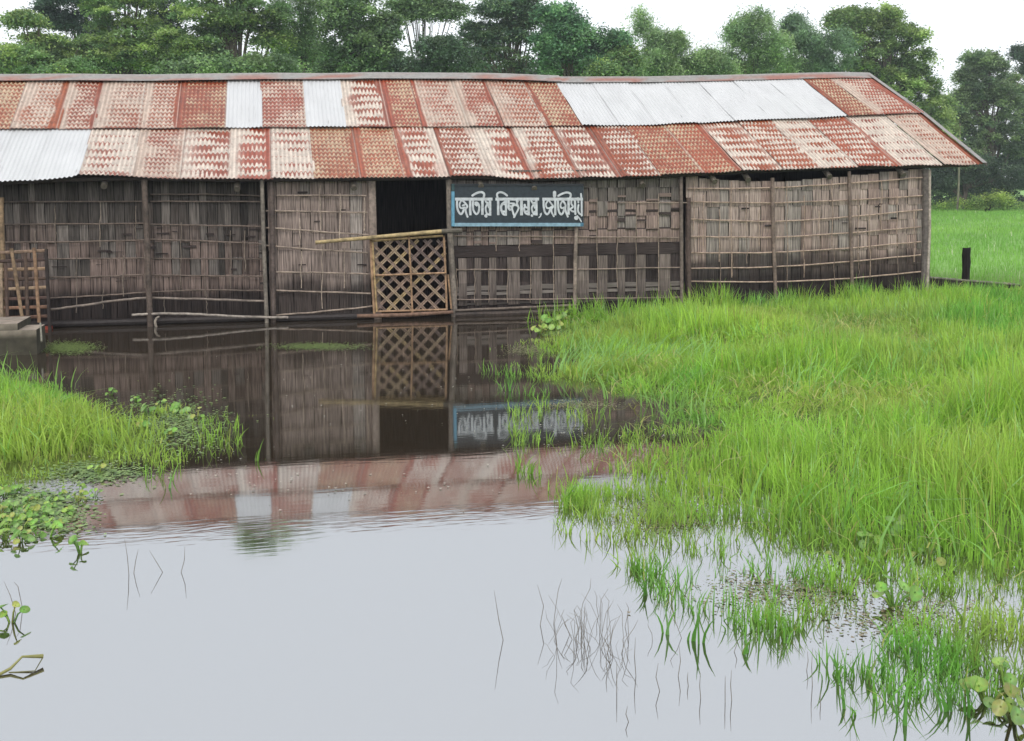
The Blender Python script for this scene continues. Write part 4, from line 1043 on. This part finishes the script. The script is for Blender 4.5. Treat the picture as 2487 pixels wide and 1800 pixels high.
DB = ell(1450, 1060, 200, 50, 90) + ell(900, 950, 500, 100, 60)  + ell(800, 1180, 400, 60, 60) + ell(420, 1120, 300, 60, 40)
float_bits('floating_petals', DB, .009, lambda: tuple(np.array([.5, .48, .42]) * random.uniform(.5, 1.1)), 'tiny pale petals and husks dotted over the still water', 'petals')

# lone shoots and dry stems standing in the open water
def shoot(px, py, hpx, nb, label, group, wd=.012, dark=.75):
    p = pz_(px, py); sc = (p - CAM).length / F_PX; V, Fq, C = [], [], []
    x = np.full(nb, p.x) + rng.normal(0, .012, nb); y = np.full(nb, p.y) + rng.normal(0, .01, nb)
    h = hpx * sc * rng.uniform(.55, 1.05, nb)
    V, Fq, C = blades('s', x, y, np.full(nb, -.02), h + .02, rng.uniform(.7, 1.2, nb) * wd, rng.uniform(.05, .6, nb), rng.uniform(0, 6.28, nb), gcols(x, y, rng) * np.array([dark * .85, dark, dark]), facing=rng.normal(-YAW, .35, nb))
    o = make_mesh('grass_shoot', V, Fq, C, M_GRASS, smooth=True, origin=tuple(p)); tag(o, label, 'grass shoot', group)
for (a, c, h_, k) in ((625, 1120, 55, 3), (415, 1185, 45, 3), (1375, 1225, 70, 5), (1545, 1385, 45, 4), (1570, 1445, 65, 5), (1620, 1540, 95, 3), (1695, 1560, 90, 3), (1810, 1590, 70, 3), (1670, 1555, 60, 2), (2040, 1640, 60, 4), (2110, 1650, 55, 3), (2150, 1640, 70, 4),
                      (2230, 1620, 90, 4), (2280, 1630, 80, 4), (2050, 1720, 70, 2), (2190, 1760, 120, 3), (2300, 1730, 90, 5), (2345, 1740, 100, 4), (1600, 1210, 60, 4), (1260, 1130, 40, 3), (1290, 1150, 55, 3), (1240, 950, 45, 4), (1460, 1085, 50, 4)):
    shoot(a, c, h_, k, 'separate green grass shoot standing in open water off the bank', 'lone grass shoots in the open water')
shoot(2345, 1530, 110, 4, 'tall green shoot with two long blades rising at the lower right shallows', None, .018, .9)
def stem(px, py, pts, label, group=None, r=.0016):
    p = pz_(px, py); sc = (p - CAM).length / F_PX
    b = MB(); P = [p + Vector((0, 0, -.03))] + [p + Vector((dx * sc * math.cos(YAW), -dx * sc * math.sin(YAW), dz * sc)) for dx, dz in pts]
    b.tube(P, [r] * (len(P) - 1) + [r * .4], srgb(128, 122, 112), n=4); o = b.build('dry_stem', M_DRY, origin=tuple(p)); tag(o, label, 'dry stem', group)
stem(1222, 1555, [(0, 0), (-10, 50), (-20, 118)], 'single dark dry stem leaning left, leftmost of the stems in open water')
stem(1312, 1518, [(0, 0), (8, 45), (-6, 95)], 'dry stem bent like an elbow right of the leftmost stem')
stem(313, 1395, [(0, 0), (-2, 40), (-7, 82)], 'thin upright dry stem alone on the water at left')
stem(395, 1390, [(0, 0), (-14, 25), (-28, 50)], 'thin dry stem slanting left beside the upright one at left')
stem(325, 1392, [(0, 0), (5, 28), (12, 55)], 'thin dry stem slanting right beside the upright one at left')
stem(440, 1390, [(0, 0), (8, 28), (10, 60)], 'faint dry stem, rightmost of the left group of stems')
stem(38, 1490, [(0, 0), (-10, 40), (-22, 70)], 'dark broken stem slanting left above the tiny hyacinth')
stem(55, 1480, [(0, 0), (-8, 50), (-16, 60)], 'dark broken stem with a crook near the left edge')
b = MB(); p = pz_(-20, 1648); q1 = pz_(55, 1622); b.tube([p, p.lerp(q1, .6) + Vector((0, 0, .015)), q1 + Vector((0, 0, .05)), pz_(105, 1610) + Vector((0, 0, .03))], [.007, .007, .005, .010], srgb(150, 148, 92), n=7)
b.tube([p.lerp(q1, .55), pz_(85, 1632) + Vector((0, 0, .004)), pz_(103, 1613) + Vector((0, 0, .025))], [.003, .003, .003], srgb(120, 118, 80), n=6)
o = b.build('fallen_stalk', M_HYA, origin=tuple(p)); tag(o, 'yellow green stalk with a bud end lying on the water at the lower left edge', 'stalk')
rs = random.Random(12)
for i in range(52):
    a = rs.gauss(1440, 60); c = rs.gauss(1560, 28); h_ = rs.uniform(30, 110)
    d1 = rs.uniform(-26, 26); stem(a, c, [(0, 0), (d1 * .4, h_ * .4), (d1 * .9 + rs.uniform(-7, 7), h_ * .75), (d1 * 1.2 + rs.uniform(-18, 18), h_)], 'fine dry stem in the tangle of stems standing in the open water', 'tangle of dry stems in the open water', r=rs.uniform(.0007, .0014))
for i in range(14):
    a = rs.uniform(1340, 2000); c = rs.uniform(1560, 1790); h_ = rs.uniform(20, 90); d1 = rs.uniform(-10, 10)
    stem(a, c, [(0, 0), (d1, h_ * .5), (d1 * .4, h_)], 'thin dry stem scattered in front of the tangle of stems', 'scattered dry stems at the bottom', r=.0016)

# ------------------------------------------------------------------ trees
def leaves(cent, size, cols, up=.6, aspect=.55, rs_=None, droop=0.0):
    N = len(cent); r = rs_ or rng
    nrm = r.normal(0, 1, (N, 3)); nrm[:, 2] = np.abs(nrm[:, 2]) + up; nrm /= np.linalg.norm(nrm, axis=1)[:, None]
    a = r.normal(0, 1, (N, 3)); a[:, 2] -= droop; a -= nrm * np.sum(a * nrm, 1)[:, None]; a /= np.linalg.norm(a, axis=1)[:, None] + 1e-9
    b_ = np.cross(nrm, a); s = size[:, None]
    V = np.stack([cent - a * s * .5, cent - b_ * s * .5 * aspect - a * s * .1, cent + a * s * .5, cent + b_ * s * .5 * aspect - a * s * .1], 1)
    return V.reshape(-1, 3), np.arange(N * 4).reshape(N, 4), np.repeat(cols, 4, 0)
def tree(name, blobs, Y, label, base_px, pal, leaf=.17, dens=1.0, group=None, style='broad', trunk_w=.16, forks=True, cat='tree', seed=0, sub=26, per=150, trunk_col=srgb(96, 88, 78), thin=1.0):
    r = np.random.default_rng(1000 + seed)
    bp = py_(base_px, 450, Y); gz = float(land_z(np.array([bp.x]), np.array([Y]))[0])
    root = empty(name, (bp.x, Y, gz)); tag(root, label, cat, group)
    allc, alls, allk = [], [], []
    depth = Y - CAM.y; mpx = py_(1, 0, Y).x - py_(0, 0, Y).x
    for (px, py, rx, ry) in blobs:
        c = np.array(py_(px, py, Y)); c[1] += r.uniform(-.6, .6)
        R = np.array([rx * mpx, max(rx, ry) * mpx * .8, ry * mpx])
        vol = max(1, R[0] * R[2])
        ns = max(4, int(sub * dens * vol ** .8)); 
        d = r.normal(0, 1, (ns, 3)); d /= np.linalg.norm(d, axis=1)[:, None]
        rad = r.uniform(.35, 1.35 if style == 'bamboo' else 1.12, ns) ** .5 * np.where(r.random(ns) < .12, 1.12, 1)
        sc = c + d * R * rad[:, None]
        for q in range(ns):
            nl = int(per * 1.5 * thin * r.uniform(.6, 1.3)); sr = r.uniform(.30, .62) * (1.15 if style == 'layer' else 1.0)
            fl = {'broad': .55, 'layer': .28, 'bamboo': .8}[style]
            g_ = r.normal(0, .5, (nl, 3)) * np.array([sr, sr, sr * fl]) * r.uniform(.6, 1.4, (nl, 1)); g_ = np.clip(g_, -1.25 * sr, 1.25 * sr)
            if style != 'bamboo': g_[:, 2] = g_[:, 2] - .25 * (g_[:, 0] ** 2 + g_[:, 1] ** 2) / sr
            else:
                g_[:, 2] = g_[:, 2] - .5 * np.hypot(g_[:, 0], g_[:, 1]) ; 
            allc.append(sc[q] + g_); alls.append(r.uniform(.6, 1.3, nl) * leaf * .82)
            pc = np.array(pal[r.integers(0, len(pal))]) * LIFT * (np.array([.96, .92, 1.25]) if Y < 38 else np.array([1.05, .98, 1.0])); tone = r.uniform(.6, 1.4)
            allk.append(pc[None] * tone * r.uniform(.75, 1.25, nl)[:, None])
    cen = np.concatenate(allc); V, Fq, C = leaves(cen, np.concatenate(alls), np.concatenate(allk), aspect={'broad': .6, 'layer': .5, 'bamboo': .22}[style], rs_=r, droop=1.2 if style == 'bamboo' else .2)
    make_mesh('crown', V, Fq, C, M_LEAF, root)
    b = MB(); top = np.mean([np.array(py_(q[0], q[1], Y)) for q in blobs], 0)
    hi = max(np.array(py_(q[0], q[1], Y))[2] for q in blobs)
    spine = [Vector((bp.x, Y, gz - .1))]; nseg = 6
    for k in range(1, nseg + 1):
        t = k / nseg; spine.append(Vector((bp.x + (top[0] - bp.x) * t ** 1.3 + r.uniform(-.08, .08), Y + r.uniform(-.08, .08), gz + (hi - gz) * t * .95)))
    b.tube(spine, [trunk_w * (1 - .75 * k / nseg) for k in range(nseg + 1)], trunk_col, n=7, step=.6)
    if forks:
        for (px, py, rx, ry) in blobs:
            e = py_(px, py, Y); k = int(np.clip((e.z - gz) / max(.1, hi - gz) * nseg * .7, 1, nseg - 1)); s0 = spine[k]
            for q in range(3):
                ee = e + Vector((r.uniform(-.7, .7) * rx * mpx, r.uniform(-.5, .5), r.uniform(-.1, .6) * ry * mpx))
                mid = s0.lerp(ee, .5) + Vector((0, 0, .15 + .1 * q))
                b.tube([s0, mid, ee], [trunk_w * .40, trunk_w * .24, trunk_w * .08], trunk_col, n=5, step=.5)
    b.build('trunk', M_BARK, root)
    return root
LIFT = 1.5
PG = [(.13, .21, .075), (.10, .17, .065), (.17, .26, .085)]
PY_ = [(.14, .23, .07), (.20, .29, .075), (.11, .19, .065), (.25, .34, .09)]
PD = [(.06, .10, .06), (.075, .12, .065), (.05, .09, .055)]
PB = [(.17, .27, .10), (.21, .32, .115), (.14, .23, .09), (.26, .37, .13)]
PR = [(.13, .21, .08), (.17, .26, .09), (.10, .17, .07), (.20, .28, .10)]
T = tree
T('broadleaf_tree', [(55, 42, 26, 14), (100, 95, 60, 20), (60, 130, 90, 40), (170, 120, 110, 40), (40, 175, 100, 30), (150, 165, 110, 35)], 30, 'mid green spreading tree at the left edge of the picture', 85, PY_, style='layer', seed=1)
T('broadleaf_tree', [(160, 10, 70, 30), (150, 52, 50, 22), (250, -30, 100, 50), (230, 60, 60, 35)], 36, 'dark tall tree behind the left edge tree, cut by the top of the picture', 200, PD, leaf=.15, seed=2)
T('broadleaf_tree', [(300, 15, 100, 50), (330, 80, 110, 45), (260, 120, 90, 35), (360, 135, 100, 40), (290, -50, 120, 60)], 31, 'full green tree with yellowish tips second from left above the roof', 320, PY_, style='layer', seed=3)
T('broadleaf_tree', [(400, 20, 60, 50), (390, 90, 60, 60), (420, 150, 90, 40), (380, -60, 70, 60)], 39, 'dark blue green tree filling the gap between two yellowish trees at left', 400, PD, seed=4)
T('broadleaf_tree', [(500, 30, 80, 50), (480, 95, 90, 30), (560, 60, 80, 35), (620, 30, 80, 40), (660, 85, 50, 30), (540, -40, 120, 60), (500, 130, 60, 25), (580, -110, 110, 45), (620, -170, 90, 40), (500, -135, 80, 40), (700, -135, 60, 30)], 30, 'yellow green layered tree with a forked trunk against a patch of sky', 583, PY_, style='layer', seed=5, trunk_w=.2)
T('broadleaf_tree', [(560, 165, 110, 22), (660, 160, 90, 28), (470, 165, 80, 25)], 27, 'low bushy tree just above the roof below the patch of sky', 600, PG, seed=6)
T('feathery_tree', [(720, 20, 60, 60), (750, 80, 60, 50), (710, 120, 60, 40), (770, -30, 80, 50)], 33, 'feathery blue green tree left of the umbrella shaped tree', 730, PB, style='bamboo', leaf=.24, seed=7)
T('broadleaf_tree', [(860, 30, 70, 45), (830, 90, 70, 45), (900, 110, 70, 50), (870, 155, 110, 35), (930, 60, 50, 40), (850, -40, 90, 50)], 29, 'big rounded mid green tree just left of the bare umbrella tree trunk', 870, PG, seed=8)
T('umbrella_tree', [(980, 12, 40, 16), (1030, 6, 50, 18), (1085, 14, 45, 14), (990, 36, 28, 8), (1070, 34, 36, 9), (1030, -25, 90, 20)], 31, 'slender tree with a bare trunk and thin flat umbrella crown against the sky', 1026, PG, style='layer', thin=.55, seed=9, trunk_w=.10)
T('broadleaf_tree', [(1070, 115, 55, 32), (1100, 150, 70, 30), (1010, 165, 80, 22)], 28, 'dark rounded tree just right of the umbrella tree trunk', 1080, [(.07, .12, .055), (.09, .14, .06)], leaf=.15, seed=10)
T('broadleaf_tree', [(1200, 20, 60, 25), (1250, 10, 60, 22), (1300, 40, 50, 22), (1180, 75, 60, 28), (1240, 80, 60, 35), (1150, 110, 60, 30), (1230, 140, 90, 40), (1260, -30, 80, 30)], 32, 'tall dark green tree with an open layered crown in the middle of the picture', 1265, [(.08, .14, .07), (.10, .17, .075), (.14, .21, .08)], style='layer', seed=11, thin=.9)
T('broadleaf_tree', [(1370, 60, 55, 30), (1400, 90, 60, 32), (1340, 110, 60, 35), (1430, 125, 60, 30), (1380, 150, 90, 35), (1490, 100, 20, 14), (1350, 30, 40, 14)], 30, 'fresh green rounded tree right of the tall middle tree', 1380, [(.09, .19, .08), (.11, .22, .09), (.15, .27, .10)], seed=12)
T('broadleaf_tree', [(1510, 150, 50, 28), (1525, 130, 25, 16), (1470, 172, 60, 16)], 29, 'low yellow green bush above the ridge where the white sheets begin', 1510, PY_, seed=13)
T('slender_bamboo', [(1555, 32, 20, 14), (1575, 52, 22, 16), (1550, 72, 14, 16), (1580, 85, 12, 12)], 34, 'thin arching bamboo stem with sparse drooping leaves against the sky', 1562, PB, style='bamboo', leaf=.22, thin=.5, sub=10, seed=14, trunk_w=.05, forks=False)
T('bamboo_clump', [(1595, 110, 26, 35), (1635, 100, 26, 24), (1600, 155, 50, 30), (1650, 150, 40, 30), (1700, 140, 36, 22), (1740, 165, 50, 20), (1690, 175, 60, 14)], 33, 'low grey green bamboo clump beside the thin arching stem', 1620, PB, style='bamboo', leaf=.24, seed=15, trunk_w=.06)
T('bamboo_clump', [(1785, 80, 30, 30), (1830, 50, 45, 28), (1850, 95, 60, 40), (1800, 140, 60, 40), (1880, 150, 70, 40)], 34, 'tall pale green bamboo clump with feathery top above the white roof sheets', 1830, PB, style='bamboo', leaf=.26, seed=16, trunk_w=.06)
T('bamboo_clump', [(1940, 55, 26, 22), (1950, 95, 50, 35), (1975, 145, 70, 45), (2030, 110, 60, 50)], 35, 'darker bamboo clump left of the big round tree', 1960, [(.13, .21, .09), (.15, .24, .10), (.10, .17, .08)], style='bamboo', leaf=.26, seed=17, trunk_w=.06)
T('broadleaf_tree', [(2080, 35, 30, 20), (2140, 35, 60, 25), (2120, 75, 80, 40), (2180, 90, 60, 40), (2210, 140, 70, 50), (2130, 140, 80, 50), (2240, 200, 60, 50), (2170, 210, 80, 60), (2270, 270, 50, 60), (2030, 45, 24, 20), (2060, 90, 50, 40), (2230, 320, 90, 70)], 40, 'big rounded tree above the right end of the roof', 2160, PR, seed=18, trunk_w=.28, leaf=.19)
T('broadleaf_tree', [(2370, 145, 50, 24), (2420, 155, 50, 25), (2350, 185, 35, 25), (2450, 200, 50, 30), (2390, 215, 60, 25), (2360, 250, 50, 25), (2440, 260, 60, 40), (2330, 300, 40, 30), (2400, 310, 70, 40), (2460, 340, 60, 60), (2340, 360, 50, 40), (2338, 235, 26, 34), (2318, 290, 26, 34)], 48, 'grey green open tree at the right edge of the picture', 2420, [(.12, .18, .09), (.15, .22, .10), (.09, .15, .08)], seed=19, trunk_w=.24, leaf=.2)
T('broadleaf_tree', [(2480, 125, 30, 18), (2500, 170, 40, 40), (2500, 250, 60, 60), (2520, 380, 70, 80)], 56, 'dark tree cut by the right edge behind the grey green tree', 2500, PD, seed=20, trunk_w=.24, leaf=.2)
T('broadleaf_tree', [(2300, 340, 50, 40), (2320, 400, 60, 40), (2380, 400, 60, 40), (2280, 440, 50, 40), (2440, 430, 70, 50), (2350, 440, 60, 35)], 44, 'dark understorey tree below the open tree at the right', 2345, PD, seed=21, trunk_w=.15)
T('small_tree', [(2400, 478, 34, 12), (2440, 486, 34, 12), (2375, 488, 22, 9)], 41, 'small spreading tree with a dark stubby trunk in the field at right', 2400, PY_, seed=22, trunk_w=.17, leaf=.14, trunk_col=srgb(50, 44, 38), sub=14)
b = MB(); q = py_(2325, 505, 42); gz = .1
b.tube([(q.x, 42, gz), (q.x + .06, 42, gz + 1.8), (py_(2330, 370, 42).x, 42, py_(2330, 370, 42).z), (py_(2332, 300, 42).x, 42, py_(2332, 300, 42).z)], [.07, .06, .05, .04], srgb(120, 118, 100), n=7, step=.4)
o = b.build('bare_trunk', M_BARK, origin=(q.x, 42, gz)); tag(o, 'thin pale bare trunk rising out of the dark hedge right of the hut', 'tree trunk')

def mass(name, spans, Y, pal, label, leaf=.2, seed=0, n=None, dY=2.0):
    """leafy mass under a height line given in the picture: spans = (px0,px1,top_py,bottom_py)"""
    r = np.random.default_rng(seed); cs, ss, ks = [], [], []
    for (a, c, t, bt) in spans:
        w_ = c - a; nn = int(w_ * (bt - t) / 6000.0 * 26)
        for q in range(max(3, nn)):
            px = r.uniform(a, c); py = t + (bt - t) * r.random(); yy = Y + r.uniform(-dY, dY)
            ctr = np.array(py_(px, py, yy)); nl = 150; sr = r.uniform(.35, .6)
            cs.append(ctr + r.normal(0, .5, (nl, 3)) * np.array([sr, sr, sr * .6])); ss.append(r.uniform(.6, 1.3, nl) * leaf)
            ks.append(np.array(pal[r.integers(0, len(pal))])[None] * 1.5 * r.uniform(.7, 1.2) * r.uniform(.8, 1.2, nl)[:, None])
    V, Fq, C = leaves(np.concatenate(cs), np.concatenate(ss), np.concatenate(ks), rs_=r)
    o = make_mesh(name, V, Fq, C, M_LEAF); tag(o, label, 'undergrowth', kind='stuff'); return o
mass('undergrowth', [(-30, 560, 120, 200), (660, 960, 120, 200), (560, 660, 165, 200), (960, 1540, 155, 200), (1540, 2260, 150, 200)], 42, PD, 'dark leafy undergrowth massed behind the trees above the roof', seed=31, leaf=.22)
mass('undergrowth', [(2200, 2520, 330, 505), (2240, 2330, 250, 400)], 52, PD, 'dark leafy undergrowth under the trees at the right', seed=32, leaf=.22)
mass('hedge', [(2240, 2350, 488, 512), (2350, 2520, 494, 510)], 43, PY_, 'bright low bushes along the far edge of the field', seed=33, leaf=.12, dY=.5)

# ------------------------------------------------------------------ humid air
b = MB(); b.box((-120, -60, -1.6), (140, 110, 22), (1, 1, 1))
hz, n, l, out = mat_base('damp_air')
vp = n.new('ShaderNodeVolumePrincipled'); vp.inputs['Density'].default_value = 0.0009; vp.inputs['Color'].default_value = (.86, .92, 1.0, 1); vp.inputs['Anisotropy'].default_value = 0.2
l.new(vp.outputs[0], out.inputs['Volume'])
o = b.build('haze', hz); tag(o, 'thin damp air over the yard and trees', 'haze', kind='stuff')
